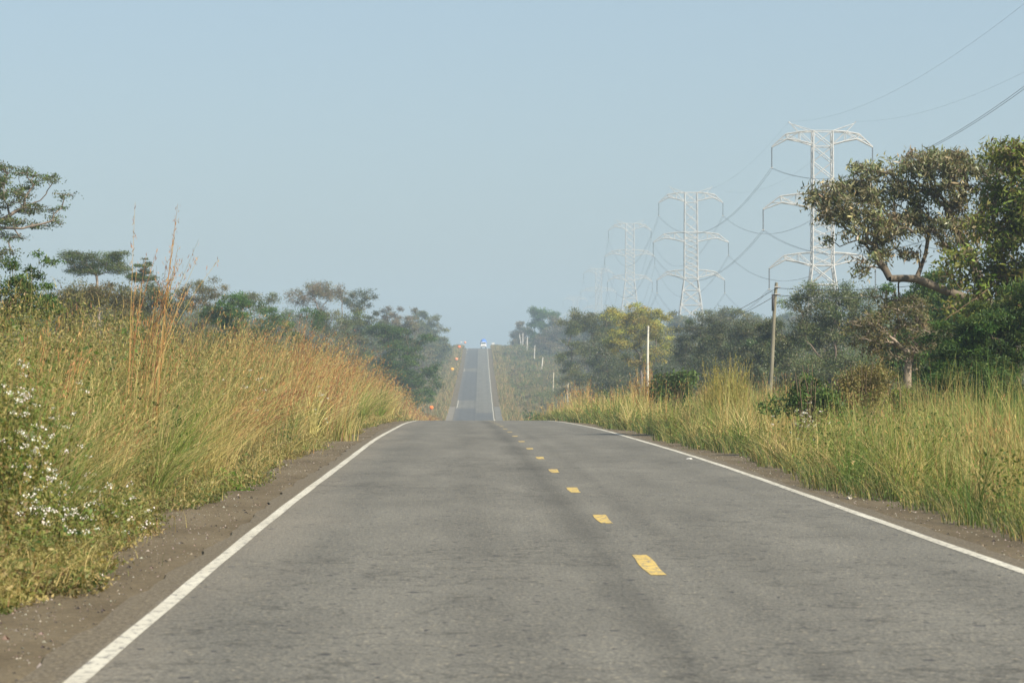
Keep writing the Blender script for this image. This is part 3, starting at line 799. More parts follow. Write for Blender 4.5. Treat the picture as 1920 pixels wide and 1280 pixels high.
# grass among the weeds, left
B = Buf()
n = 33000
d = dsample(n, 15, 470, .40); v = RNG.uniform(0, 1, n) * (2.6 + d * .018) - .06
u = EDGE_L - v + wavy_l(d)
P = lat(d, u)
ok = (patch(P[:, 0] * 1.1 + 2, P[:, 1] * .6, 1.0) + RNG.uniform(-.5, .5, n) > .05) | (RNG.uniform(0, 1, n) < sstep((d - 40) / 50))
d, v, P = d[ok], v[ok], P[ok]; n = len(d)
H = left_h(np.maximum(v, 0)) * RNG.uniform(.4, 1.12, n)
col = palette(n, STRAW + GREEN, [2.0, 1.9, 2.6, 3, 3.4, 3.6, 2.8, 3.4], .26)
blades(B, P, RNG.normal(1.2, 1.5, n), H, np.maximum(.0075, d * .00022), RNG.uniform(.1, .95, n), col, 4)
n = 240
d = dsample(n, 27, 190, .75); tussocks(B, n, d, EDGE_L + wavy_l(d) - .25 - RNG.uniform(0, 1, n) * 2.6, 46, .8, 2.1, 1.35, .7, STRAW[:3] + [(.52, .42, .19)] + GREEN[:3], [3, 2.5, 2, 1.6, 2, 2, 1.4], .011)
# straw lying over the edge of the shoulder
n = 900
d = dsample(n, 20, 150); P = lat(d, EDGE_L + wavy_l(d) - .1 + RNG.normal(0, .12, n)); P[:, 2] += RNG.uniform(.03, .16, n)
blades(B, P, RNG.normal(1.5, .8, n), RNG.uniform(.25, .75, n), np.maximum(.007, d * .0002), RNG.uniform(1.0, 1.25, n), palette(n, STRAW, [3, 3, 2, 1], .2), 4)
# tall rust-coloured seed stalks leaning toward the road
n = 7000
d = dsample(n, 44, 460, .3); v = .3 + RNG.uniform(0, 1, n) * (2.6 + d * .012)
cl = patch(d * .35, v, 1.1)
ok = cl + RNG.uniform(-.6, .6, n) > -.1 + .5 * (d < 58)
d, v = d[ok], v[ok]; n = len(d)
u = EDGE_L - v; P = lat(d, u)
grow = .66 + .34 * sstep((d - 48) / 28)
H = RNG.uniform(1.8, 3.05, n) * (1 - .12 * (d > 240)) * grow * (1 + .24 * sstep((d - 55) / 35) * (1 - sstep((d - 130) / 70)))
az = RNG.normal(1.35, .55, n)
bd = RNG.uniform(.1, .62, n)
blades(B, P, az, H, np.maximum(.009, d * .0002), bd, palette(n, STRAW + RUST, [4, 4, 2, 1, 2.5, 1.4, 2.2, .8]), 5)
seedheads(B, P, az, H, bd, d, 7, RUST + STRAW[:2], [3, 2, 2.4, 1, 2, 1.5])
o = B.build('tall_grass', M_GRASS); o['label'] = 'straw and rust coloured tall grass along the left verge'; kind(o, 'stuff')

# right verge: upright grass, greener and denser at its foot
B = Buf()
n = 92000
d = dsample(n, 27, 470, .7); v = RNG.uniform(0, 1, n) ** .8 * (4.2 + d * .035)
u = EDGE_R + v + wavy_r(d)
P = lat(d, u)
pt = patch(P[:, 0], P[:, 1] * .5, .8)
p2 = patch(P[:, 0] * 1.9, P[:, 1] * .8 + 5, 1.0)
H = (.28 + .86 * sstep(v / 1.7)) * np.clip(np.exp(RNG.normal(-.28, .34, n)), .3, 1.4) * (1 + .42 * pt + .3 * p2) + .15 * (v > 3)
g_w = np.clip(.58 - .34 * pt - .2 * p2 + .5 * sstep((v - 2.6) / 1.5) * (d < 62) + .45 * (v < .9), .08, .95)
isg = RNG.uniform(0, 1, n) < g_w
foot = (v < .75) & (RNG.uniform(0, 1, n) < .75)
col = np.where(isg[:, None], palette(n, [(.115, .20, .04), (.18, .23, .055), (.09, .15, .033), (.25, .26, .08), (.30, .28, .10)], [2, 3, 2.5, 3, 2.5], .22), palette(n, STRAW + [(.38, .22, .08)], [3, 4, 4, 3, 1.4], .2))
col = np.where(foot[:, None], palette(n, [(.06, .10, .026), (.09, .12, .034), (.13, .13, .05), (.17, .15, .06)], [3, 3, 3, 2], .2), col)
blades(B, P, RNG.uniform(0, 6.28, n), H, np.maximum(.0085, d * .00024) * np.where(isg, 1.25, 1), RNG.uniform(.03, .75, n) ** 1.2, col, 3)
# grass leaning out over the shoulder
n = 5000
d = dsample(n, 27, 300, .7); P = lat(d, EDGE_R + wavy_r(d) + RNG.uniform(-.05, .5, n))
blades(B, P, RNG.normal(-1.5, .9, n), RNG.uniform(.25, .85, n), np.maximum(.0085, d * .00024), RNG.uniform(.3, 1.0, n), palette(n, [(.055, .095, .025), (.085, .12, .032), (.12, .125, .045), (.22, .20, .07), (.34, .27, .10)], [3, 3, 3, 2, 1.5], .2), 4)
n = 260
d = dsample(n, 28, 190, .75); tussocks(B, n, d, EDGE_R + wavy_r(d) + .2 + RNG.uniform(0, 1, n) * 3.6, 42, .55, 1.35, 0, 3, STRAW[:3] + [(.50, .42, .19)] + GREEN[:3] + RUST[2:3], [2.4, 2.4, 2, 1.5, 3.2, 3.2, 2.4, .8], .011)
# taller orange stalks standing up out of it
n = 4200
d = dsample(n, 30, 460); v = .6 + RNG.uniform(0, 1, n) * (4 + d * .03)
ok = patch(d * .25, v * .6, 1.3) + RNG.uniform(-.7, .7, n) > .05
d, v = d[ok], v[ok]; n = len(d)
P = lat(d, EDGE_R + v); H = RNG.uniform(.9, 1.65, n) + .5 * sstep((d - 60) / 50); az = RNG.uniform(0, 6.28, n); bd = RNG.uniform(.02, .3, n)
blades(B, P, az, H, np.maximum(.008, d * .0002), bd, palette(n, STRAW + RUST, [3, 3, 2, 1, 2, 1, 3, .5]), 4)
seedheads(B, P, az, H, bd, d, 5, RUST + STRAW, [2, 1, 3, .5, 3, 3, 2, 1])
# leafy weeds scattered through its foot
n = 2600
d = dsample(n, 27, 440); v = RNG.uniform(-.05, 1, n) ** 1.0 * 2.2
v = np.maximum(v, -.05)
P = lat(d, EDGE_R + v + wavy_r(d))
ok = patch(P[:, 0] * 1.3, P[:, 1], 1.2) + RNG.uniform(-.5, .5, n) > -.05
P, d = P[ok], d[ok]; n = len(d)
hgt = RNG.uniform(.25, .75, n)
i = np.repeat(np.arange(n), 34); K = len(i)
pos = P[i] + np.stack([RNG.normal(0, .15, K), RNG.normal(0, .15, K), RNG.uniform(.02, 1, K) * hgt[i]], 1)
sz = np.maximum(.04, d[i] * .0005) * RNG.uniform(.5, 1.6, K)
leaves(B, pos, rdir(K, .2), sz, sz * .45, palette(K, WEED + GREEN[:3], [2, 4, 1, 4, 1, .5, 3, 3, 4], .22))
o = B.build('tall_grass', M_GRASS); o['label'] = 'upright straw and green grass along the right verge'; kind(o, 'stuff')

# leafy weeds in patches among the right-hand grass
B = Buf()
n = 2600
d = dsample(n, 30, 420, .6); v = .7 + RNG.uniform(0, 1, n) * (4.2 + d * .03)
P = lat(d, EDGE_R + v)
ok = patch(P[:, 0] * .8 + 3, P[:, 1] * .45, 1.0) + RNG.uniform(-.35, .35, n) > .22
P, d, v = P[ok], d[ok], v[ok]; n = len(d)
H = RNG.uniform(.55, 1.25, n) * (1 + .25 * (v > 3))
nl = np.clip((8000 / (d + 20)).astype(int), 24, 150)
i = np.repeat(np.arange(n), nl); K = len(i)
hh = RNG.uniform(.05, 1, K) ** .7; an = RNG.uniform(0, 6.283, K); rr = .32 * np.sqrt(RNG.uniform(0, 1, K)) * (.6 + .7 * hh)
pos = P[i] + np.stack([np.cos(an) * rr, np.sin(an) * rr, hh * H[i]], 1)
RW = GREEN + [(.07, .12, .03), (.20, .19, .06), (.26, .20, .07)]
col = palette(n, RW, [3, 3, 3, 2, 3, 2, 1], .15)[i] * .7 + palette(K, RW, [3, 3, 3, 2, 3, 2, 1], .25) * .3
sz = np.maximum(.05, d[i] * .0005) * RNG.uniform(.5, 1.6, K)
leaves(B, pos, rdir(K, .25), sz, sz * .5, np.clip(col, .01, .8))
o = B.build('weeds', M_LEAF); o['label'] = 'patches of green leafy weeds among the right verge grass'; kind(o, 'stuff')

# ---- single clumps that stand out
def grass_clump(name, label, bx, by, d, n, hlo, hhi, az0, spread, bmin, bmax, stalk, heads, rad=.35, per=16, hs=.075, cat='grass clump', wd=.010):
    x = (bx - 960) / F * d
    base = np.array([x, d, float(ground(x, d))])
    a = RNG.uniform(0, 6.28, n); r = rad * np.sqrt(RNG.uniform(0, 1, n))
    P = base + np.stack([np.cos(a) * r, np.sin(a) * r, np.zeros(n)], 1)
    az = RNG.normal(az0, spread, n); H = RNG.uniform(hlo, hhi, n) * RNG.uniform(.75, 1, n); bd = RNG.uniform(bmin, bmax, n)
    B = Buf()
    blades(B, P, az, H, max(wd, d * .0002), bd, palette(n, stalk, [1] * len(stalk), .15), 6, pw=.45)
    m = n * 3
    a = RNG.uniform(0, 6.28, m); r = rad * 1.2 * np.sqrt(RNG.uniform(0, 1, m))
    Pb = base + np.stack([np.cos(a) * r, np.sin(a) * r, np.zeros(m)], 1)
    blades(B, Pb, RNG.normal(az0, 1.2, m), RNG.uniform(.3, .6, m) * hhi * .75, max(.009, d * .0002), RNG.uniform(.2, .8, m), palette(m, STRAW + GREEN[:2], [3, 3, 2, 2, 1, 1]), 4)
    seedheads(B, P, az, H, bd, np.full(n, d), per, heads, [1] * len(heads), hs)
    o = B.build(name, M_GRASS, None, loc=base); o.location = base
    return tag(o, label, cat)
grass_clump('grass_clump', 'tallest clump of rust-tipped grass stalks on the left verge', 262, 880, 47, 40, 2.7, 4.8, 1.2, .6, .02, .34, STRAW[:3] + RUST[:3], RUST[:3], wd=.015, per=22)
grass_clump('grass_clump', 'golden grass clump arching over toward the road in a long plume', 345, 850, 46, 26, 1.9, 3.3, 1.5, .25, .3, .75, STRAW[:3], STRAW[:2] + RUST[2:3])
grass_clump('grass_clump', 'rust-red plume of grass sloping right through the left weeds', 392, 850, 50, 30, 1.8, 2.9, 1.5, .2, .5, .85, RUST + STRAW[:1], [RUST[1], RUST[3], RUST[0]], per=22)
grass_clump('grass_clump', 'flattened straw-coloured grass fanning out over the left shoulder', 270, 925, 40.5, 60, .9, 1.8, 1.4, .5, .75, 1.05, STRAW, STRAW, rad=.2, per=5)
grass_clump('grass_clump', 'straw-yellow grass clump standing in the weeds beside the white blossoms', 185, 900, 37, 60, 1.2, 2.2, 1.3, .6, .1, .6, STRAW, STRAW[:2] + RUST[:1], rad=.25, per=8)
grass_clump('grass_clump', 'olive feathery grass tuft standing high above the right verge', 1360, 800, 88, 260, 1.5, 2.75, 0, 3, .02, .25, [(.27, .25, .065), (.33, .28, .08), (.21, .21, .055)], [(.29, .26, .08), (.34, .28, .09)], rad=.62, per=6)
grass_clump('grass_clump', 'orange grass tuft under the pale pole by the yellow tree', 1205, 790, 118, 60, 1.7, 2.9, 0, 3, .02, .2, RUST[2:3] + STRAW[:2], RUST[:3], rad=.55, per=10)
grass_clump('grass_clump', 'orange grass tuft beside the short pole stump near the crest', 1085, 790, 200, 60, 1.8, 3.7, 0, 3, .02, .35, RUST[:1] + RUST[2:3] + STRAW[:2], RUST[:1] + RUST[2:3] + STRAW[:1], rad=1.2, per=6)
grass_clump('grass_clump', 'rust-tipped grass stalks at the far left edge', 70, 900, 36, 30, 1.9, 2.75, .8, .7, .05, .4, STRAW + RUST[:2], RUST[:3])
grass_clump('grass_clump', 'thick stand of rust-brown grass where the left verge turns darkest', 585, 800, 84, 120, 2.0, 3.1, 1.2, .4, .1, .5, RUST + STRAW[:3], RUST, rad=1.1, per=12)
grass_clump('grass_clump', 'lone dark rust stalk tuft rising above the left verge skyline', 560, 800, 92, 22, 3.0, 4.0, 1.0, .3, .0, .1, RUST, RUST, rad=.3, per=14)
grass_clump('grass_clump', 'orange-brown grass tuft at the right edge beneath the feathery green tree', 1850, 850, 50, 90, .9, 1.45, 0, 3, .05, .4, RUST[2:3] + STRAW[:2] + RUST[:1], RUST[:3], rad=.6, per=8)
grass_clump('grass_clump', 'bright green blade grass tuft right of the orange-brown one', 1895, 800, 56, 120, .8, 1.5, 0, 3, .1, .5, GREEN[:2] + [(.14, .26, .04)], GREEN[:2], rad=.7, per=2)
grass_clump('grass_clump', 'tall green blade grass standing before the dark shrub on the right', 1735, 800, 60, 110, .9, 1.6, 0, 3, .05, .45, GREEN[:2] + [(.15, .25, .045)], GREEN[:2], rad=.9, per=2)

def weed_plant(name, label, bx, d, h, wd, n, cols, wts, flowers=0, leaf=.052, cat='plant', fl_col=((.80, .78, .74), (.66, .64, .60)), flr=.04):
    x = (bx - 960) / F * d
    base = np.array([x, d, float(ground(x, d))])
    t = thing(name, label, cat, base)
    B = Buf()
    ns = 26
    ba = RNG.uniform(0, 6.28, ns); tl = RNG.uniform(.25, 1, ns)
    tip = base + np.stack([np.cos(ba) * wd * .5 * RNG.uniform(.2, 1, ns), np.sin(ba) * wd * .5 * RNG.uniform(.2, 1, ns), h * tl], 1)
    b0 = base + RNG.normal(0, .05, (ns, 3)) * [1, 1, 0]
    md = b0 * .5 + tip * .5 + np.array([0, 0, .12 * h])
    sticks(B, b0, md, .006, .005, (.20, .16, .06), 4); sticks(B, md, tip, .005, .003, (.20, .16, .06), 4)
    B.build('stems', M_GRASS, t, loc=base)
    # leaves follow the stems, in loose sprays
    k = RNG.integers(0, ns, n); tt = RNG.uniform(.08, 1.05, n)[:, None]
    pos = np.where(tt < .5, b0[k] + (md[k] - b0[k]) * tt * 2, md[k] + (tip[k] - md[k]) * (tt - .5) * 2) + RNG.normal(0, .075 * (1 + wd * .4), (n, 3))
    pos[:, 2] = np.maximum(pos[:, 2], base[2] + .03)
    pc = palette(ns, cols, wts, .15)
    B = Buf(); sz = leaf * RNG.uniform(.5, 1.5, n)
    leaves(B, pos, rdir(n, .1), sz, sz * .5, np.clip(pc[k] * .6 + palette(n, cols, wts, .25) * .4, .01, .8))
    B.build('foliage', M_LEAF, t, loc=base)
    if flowers:
        c = tip[RNG.integers(0, ns, flowers)] + RNG.normal(0, .09, (flowers, 3)) + np.array([.04, -.07, .05])
        i = np.repeat(np.arange(flowers), 14); m = len(i)
        pp = c[i] + RNG.normal(0, flr * .6, (m, 3)) * [1, 1, .5]
        B = Buf(); s = RNG.uniform(.012, .026, m)
        leaves(B, pp, rdir(m, .3), s, s * .8, palette(m, fl_col, [1] * len(fl_col), .12))
        B.build('blossoms', M_PETAL, t, loc=base)
    return t
FW = [(.15, .19, .042), (.23, .215, .06), (.105, .16, .034), (.30, .22, .08)]
for (bx, d, h, wd, n, fl, lb) in [
    (-20, 27.2, 1.65, 1.2, 3600, 46, 'tall white-flowered weed at the left edge of the near verge'),
    (40, 28.5, 1.25, 1.0, 2600, 60, 'rounded white-flowered weed with the densest blossom on the left'),
    (105, 29.5, .85, .9, 1900, 46, 'low white-flowered weed spilling onto the dirt shoulder'),
    (190, 32.0, .62, .9, 1500, 34, 'small white-flowered weed next to the black rubber scrap'),
    (25, 26.3, .5, .9, 1500, 8, 'low green weed at the lower left corner of the verge'),
    (80, 33, 1.75, 1.2, 2400, 26, 'tall white-flowered weed behind the rounded one'),
    (20, 31, 2.0, 1.2, 2400, 22, 'highest white-flowered weed near the left edge'),
    (440, 62, 1.9, 1.5, 1800, 20, 'white-flowered weed under the arching golden grass'),
    (590, 80, 1.5, 1.3, 1400, 16, 'white-flowered weed beneath the rust-brown grass stand')]:
    weed_plant('flowering_weed', lb, bx, d, h, wd, n, FW, [4, 3, 3, 2], fl)
weed_plant('leafy_weed', 'dark green broad-leaved weed under the tallest grass clump', 318, 46, 1.25, .8, 600, [(.06, .115, .026), (.05, .09, .022), (.12, .19, .035)], [3, 3, 1], leaf=.12)
weed_plant('leafy_weed', 'bright green creeping weed on the edge of the left shoulder', 430, 46.3, .18, 1.1, 500, [(.15, .24, .035), (.11, .19, .03)], [1, 1], leaf=.06)
weed_plant('leafy_weed', 'dark green sprig at the end of the right verge by the crest', 999, 285, 2.0, 2.2, 300, [(.05, .10, .035), (.07, .12, .04)], [1, 1], leaf=.26)
weed_plant('leafy_weed', 'white-flowered weed in the middle of the right verge grass', 1490, 62, 1.1, 1.6, 500, GREEN, [1, 1, 1, 1], 26)

def shrub(name, label, d, lobes, cols, wts, n, lf):
    L = px_lobes(lobes, d)
    x = float(np.mean([l[0] for l in L])); base = np.array([x, d, float(ground(x, d))])
    t = thing(name, label, 'shrub', base)
    B = Buf()
    A = np.asarray(L)
    m = 46
    i = RNG.choice(len(A), m, p=(A[:, 3] * A[:, 5]) / (A[:, 3] * A[:, 5]).sum())
    dr = rdir(m, .3)
    cl = A[i, :3] + dr * A[i, 3:] * (RNG.uniform(.15, 1.15, m) ** .6)[:, None]
    cr = A[:, 3].mean() * RNG.uniform(.2, .5, m)
    w_ = cr ** 1.5; i = RNG.choice(m, n, p=w_ / w_.sum())
    pos = cl[i] + RNG.normal(0, .55, (n, 3)) * cr[i][:, None]
    pos[:, 2] = np.maximum(pos[:, 2], base[2] + .05)
    sz = lf * RNG.uniform(.6, 1.4, n)
    leaves(B, pos, rdir(n, -.1), sz, sz * .5, np.clip(palette(n, cols, wts, .22) * (1 + RNG.normal(0, .22, m))[i][:, None], .01, .8))
    B.build('foliage', M_LEAF, t, loc=base)
    B = Buf()
    tips = A[RNG.integers(0, len(A), 26), :3] + rdir(26, .5) * .5
    b0 = np.repeat(base[None], 26, 0) + RNG.normal(0, .15, (26, 3)) * [1, 1, 0]
    sticks(B, b0, b0 * .5 + tips * .5 + RNG.normal(0, .1, (26, 3)), .022, .015, (.15, .11, .07), 4)
    sticks(B, b0 * .5 + tips * .5, tips, .015, .006, (.15, .11, .07), 4)
    B.build('stems', M_BARK, t, loc=base)
shrub('shrub', 'brown seeding shrub with a domed top in front of the right-hand trees', 72, [(1600, 715, 36, 24), (1645, 710, 34, 24), (1620, 745, 50, 28)], [(.25, .205, .085), (.18, .16, .06), (.12, .14, .04)], [4, 3, 2], 11000, .052)
shrub('shrub', 'glossy green shrub at the foot of the slanting pole', 66, [(1488, 744, 40, 16), (1538, 752, 38, 20), (1466, 770, 36, 12), (1516, 722, 18, 16), (1562, 772, 28, 14)], [(.075, .13, .033), (.11, .17, .042), (.05, .09, .025)], [3, 2, 2], 4600, .075)
shrub('shrub', 'leafy green shrub left of the olive grass tuft', 118, [(1250, 720, 26, 18), (1285, 715, 24, 16), (1265, 742, 42, 20)], [(.075, .125, .03), (.10, .15, .035), (.05, .09, .025)], [3, 2, 2], 3600, .12)
shrub('shrub', 'bushy green shrub above the right verge near the crest', 222, [(1110, 745, 30, 14), (1145, 742, 26, 14), (1125, 765, 44, 18)], [(.09, .135, .035), (.12, .15, .045), (.06, .10, .03)], [3, 2, 2], 3000, .13)
shrub('shrub', 'yellow-green shrub between the brown shrub and the gnarled trunk', 80, [(1690, 750, 24, 22), (1710, 770, 26, 20)], [(.16, .19, .035), (.11, .14, .03)], [1, 1], 4200, .065)
shrub('shrub', 'dark shrub under the feathery green tree at the right edge', 76, [(1800, 745, 50, 24), (1860, 735, 50, 28), (1900, 750, 40, 24)], [(.04, .065, .022), (.06, .085, .03), (.10, .085, .045)], [3, 2, 1], 8000, .065)

# ------------------------------------------------------------------ pylons and cables
def lattice_faces(B, z, hw, rad, col, kinds):
    """cross-bracing on the four faces of a square mast; z, hw give the node levels"""
    for k in range(len(z) - 1):
        for s in range(4):
            c, sn = [(1, 0), (0, 1), (-1, 0), (0, -1)][s]
            def pt(e, zz, h): return (c * h - sn * e * h, sn * h + c * e * h, zz)
            a0, a1 = pt(-1, z[k], hw[k]), pt(1, z[k], hw[k])
            b0, b1 = pt(-1, z[k+1], hw[k+1]), pt(1, z[k+1], hw[k+1])
            sticks(B, [a0, a1], [b1, b0], rad, rad, col, 4)
            if kinds[k]: sticks(B, [b0], [b1], rad, rad, col, 4)
            if kinds[k] == 2:                     # secondary bracing in the legs
                m = lambda p, q, t: tuple(np.array(p) * (1 - t) + np.array(q) * t)
                cen = m(m(a0, b1, .5), m(a1, b0, .5), .5)
                sticks(B, [m(a0, b0, .5), m(a1, b1, .5)], [m(a0, b1, .28), m(a1, b0, .28)], rad * .7, rad * .7, col, 4)
                sticks(B, [m(a0, b0, .5), m(a1, b1, .5)], [m(a1, b0, .72), m(a0, b1, .72)], rad * .7, rad * .7, col, 4)

ST = (.48, .48, .465)
ARMS = [(50.0, 47.2, 8.4), (37.2, 34.1, 10.1), (25.0, 22.3, 8.8)]
HWZ = [(0, 5.1), (22.3, 2.15), (37, 2.07), (50, 1.98)]
def hw_at(z): return np.interp(z, [a[0] for a in HWZ], [a[1] for a in HWZ])
def build_pylon(label, loc):
    t = thing('pylon', label, 'pylon', loc, 'pylons of the power line')
    B = Buf()
    for sx in (-1, 1):
        for sy in (-1, 1):
            zz = np.array([0, 22.3, 37, 50.0])
            h = hw_at(zz)
            p = np.stack([sx * h, sy * h, zz], 1)
            sticks(B, p[:-1], p[1:], .17, .17, ST, 4)
    B.build('legs', M_STEEL, t)
    B = Buf()
    z = [0, 7.6, 13.6, 18.4, 22.3]
    lattice_faces(B, z, hw_at(z), .11, ST, [2, 2, 2, 1])
    z = list(np.linspace(22.3, 37.2, 9)) + list(np.linspace(40.4, 50, 4))
    lattice_faces(B, z, hw_at(z), .09, ST, [0, 1, 0, 0, 0, 0, 1, 1, 0, 0, 1, 1])
    B.build('bracing', M_STEEL, t)
    for zt, zb, ln in ARMS:
        for s in (-1, 1):
            B = Buf()
            hb, ht = hw_at(zb), hw_at(zt)
            def P(x, y, zz): return (s * x, y, zz)
            x0 = ht; xe = x0 + ln; k = .66
            top, bot = [], []
            for sy in (-1, 1):
                T = [P(x0, sy * ht, zt), P(x0 + ln * .33, sy * ht * .72, zt - .15), P(x0 + ln * k, sy * ht * .42, zt - .6), P(xe, sy * .12, zt - 3.2)]
                Bo = [P(hb, sy * hb, zb), P(x0 + ln * .32, sy * ht * .72, zb + .75), P(x0 + ln * .62, sy * ht * .45, zb + 1.2), P(xe, sy * .12, zt - 3.3)]
                sticks(B, T[:-1], T[1:], .12, .12, ST, 4)
                sticks(B, Bo[:-1], Bo[1:], .12, .12, ST, 4)
                mT = np.array(T[0]) * .5 + np.array(T[1]) * .5
                sticks(B, [Bo[0], T[1], Bo[1], T[2], Bo[2], T[1]], [T[1], Bo[1], T[2], Bo[2], tuple(np.array(T[2]) * .5 + np.array(T[3]) * .5), Bo[2]], .075, .075, ST, 4)
                top.append(T); bot.append(Bo)
            for a in range(1, 3):
                sticks(B, [top[0][a], bot[0][a], top[0][a - 1], bot[0][a - 1]], [top[1][a], bot[1][a], top[1][a], bot[1][a]], .055, .055, ST, 4)
            B.build('cross_arm', M_STEEL, t)
            B = Buf()
            n = 26
            zz = np.linspace(zt - 3.3, zt - 7.5, n)
            xx = np.full(n, s * xe)
            p = np.stack([xx, np.zeros(n), zz], 1)
            tube(B, p, np.where(np.arange(n) % 2, .085, .15), (.10, .11, .12), 8)
            sticks(B, [(s * xe - .25, 0, zt - 7.5)], [(s * xe + .25, 0, zt - 7.5)], .12, .12, ST, 5)
            B.build('insulator', M_WIRE, t)
    for s in (-1, 1):
        B = Buf()
        h = hw_at(50)
        tip = (s * (h + 4.6), 0, 51.6)
        sticks(B, [(s * (h + 3.0), -h * .55, 49.9), (s * (h + 3.0), h * .55, 49.9), (s * h, -h, 50), (s * h, h, 50)], [tip] * 4, .065, .065, ST, 4)
        sticks(B, [tip], [(tip[0] + s * .35, 0, 52.0)], .12, .10, ST, 5)
        B.build('earth_wire_peak', M_STEEL, t)
    return t
PYL = [(1542, 246, 615), (1295.5, 361, 966), (1181, 419, 1455), (1122.6, 504, 2053), (1079, 557, 2500)]
PLAB = ['nearest and largest pale steel pylon partly hidden by the big crooked tree',
        'second nearest pale steel pylon standing clear against the sky right of the yellow tree',
        'third pylon in the line, faint in the haze above the green wood',
        'fourth pylon in the line, very faint with only its upper arms showing',
        'farthest pylon in the line, almost lost in haze at the skyline']
PPOS = []
src = None
for (px, py, d), lb in zip(PYL, PLAB):
    p = at(px, py, d); loc = (p[0], d, p[2] - 50.0)
    PPOS.append(loc)
    if src is None:
        src = build_pylon(lb, loc)
    else:
        c = src.copy(); COL.objects.link(c); c.location = loc; c['label'] = lb
        for ch in list(src.children):
            q = ch.copy(); COL.objects.link(q); q.parent = c
# cables run from a pylon out of the frame on the right through the whole line
P0 = (PPOS[0][0] + 5.0, 205.0, 0.4)
SUP = [P0] + PPOS
def cable(name, label, cat, dx, dz, sag, r, pair, grp):
    B = Buf()
    for off in ((-.2, .2) if pair else (0,)):
        pts = []
        for k, (a, b) in enumerate(zip(SUP[:-1], SUP[1:])):
            n = 36
            t = np.linspace(0, 1, n + 1)[(0 if k == 0 else 1):]
            p = np.outer(1 - t, a) + np.outer(t, b)
            p[:, 0] += dx + off; p[:, 2] += dz - 4 * sag * ((b[1] - a[1]) / 410) ** 1.4 * t * (1 - t)
            pts.append(p)
        tube(B, np.concatenate(pts), r, (.075, .08, .085), 5)
    tag(B.build(name, M_WIRE, smooth=True), label, cat, grp)
for nm, (zt, zb, ln) in zip(('top', 'middle', 'bottom'), ARMS):
    xe = hw_at(zt) + ln
    for s, sd in ((-1, 'road side'), (1, 'far side')):
        cable('conductor_cable', f'sagging twin power cable hung from the {nm} arms on the pylons\' {sd}', 'power cable', s * xe, zt - 7.6, 11.5, .031, True, 'cables of the power line')
for s, sd in ((-1, 'left'), (1, 'right')):
    cable('earth_wire', f'thin single wire along the {sd} peaks on top of the pylons', 'power cable', s * (hw_at(50) + 4.9), 52.0, 8.5, .013, False, 'cables of the power line')

# ------------------------------------------------------------------ utility poles
POLES = [  # photo x at the top, top row, x at the foot, distance, radius at foot, colour, label
 (1456, 530, 1440, 170, .135, (.19, .175, .125), 'leaning grey wooden utility pole nearest the camera on the right'),
 (1215.5, 611, 1213, 325, .16, (.58, .55, .46), 'pale pole standing in front of the yellow flowering tree'),
 (1132.5, 678, 1130, 448, .15, (.56, .53, .45), 'pale pole left of the yellow flowering tree by the dark shade'),
 (1065, 717, 1063.5, 560, .13, (.48, .45, .37), 'short pale pole showing its top beside orange grass'),
 (1038, 698, 1036.5, 690, .15, (.42, .38, .28), 'brownish pole with a darker tip on the far slope'),
 (1018, 670, 1014.5, 850, .17, (.58, .55, .47), 'tall white pole standing clear on the far slope'),
 (1003, 647, 1001, 960, .16, (.50, .48, .43), 'thin grey-white pole left of the tall white one'),
 (989, 632, 987.5, 1050, .16, (.52, .50, .45), 'faint pole near the top of the far slope'),
 (980.5, 624, 980, 1120, .15, (.54, .52, .48), 'upright one of two crossed pale poles at the hilltop'),
 (974, 626, 977.5, 1125, .14, (.54, .52, .48), 'tilted one of two crossed pale poles at the hilltop'),
 (967, 620, 966.5, 1160, .15, (.50, .48, .44), 'faint pole beside the pale bare tree at the hilltop'),
]
for (tx, ty, fx, d, r, c, lb) in POLES:
    top = at(tx, ty, d); fx_ = (fx - 960) / F * d
    base = np.array([fx_, d, float(ground(fx_, d)) - .2])
    t = thing('utility_pole', lb, 'pole', base, 'utility poles beside the road')
    n = 10
    k = np.linspace(0, 1, n)
    p = np.outer(1 - k, base) + np.outer(k, top)
    p[1:-1, 0] += np.sin(np.linspace(0, 5, n - 2)) * .025
    B = Buf(); r = r * (1.0 if d < 400 else 1.3)
    tube(B, p, r * (1 - .32 * k), c, 9)
    m = 9; a = np.arange(m) * 2 * np.pi / m
    tube(B, [top, top + (0, 0, .02)], [r * .68, r * .1], c, 9)
    B.build('shaft', M_WOODPOLE, t, smooth=True, loc=base)
    if d < 200:
        B = Buf(); q = top - np.array([.2, 0, 1.15])
        slab(B, q[0] - .07, q[0] + .07, d - .1, d + .1, q[2] - .45, q[2] + .5, (.05, .05, .055))  # narrow dark upright slab along the left of the pole top
        B.build('dark_slab', M_PLAIN, t, loc=base)
        for dz in (-.25, -.65):
            B = Buf()
            sticks(B, [top + (-.12, -.12, dz)], [top + (.22, -.12, dz)], .05, .03, (.3, .3, .3), 6)
            B.build('insulator', M_PLAIN, t, loc=base)
# the low wire strung along the poles
B = Buf()
tp = [at(2300, 430, 88)] + [at(q[0], q[1], q[3]) - np.array([0, 0, .3]) for q in POLES[:3]]
for dz in (0, -.4):
    pts = []
    for k, (a, b) in enumerate(zip(tp[:-1], tp[1:])):
        t = np.linspace(0, 1, 25)[(0 if k == 0 else 1):]
        p = np.outer(1 - t, a) + np.outer(t, b); p[:, 2] += dz - 4 * (1.1 if k else .7) * t * (1 - t)
        pts.append(p)
    tube(B, np.concatenate(pts), .016, (.06, .06, .065), 5)
tag(B.build('overhead_wire', M_WIRE, smooth=True), 'low pair of dark wires strung from the leaning wooden pole', 'wire')

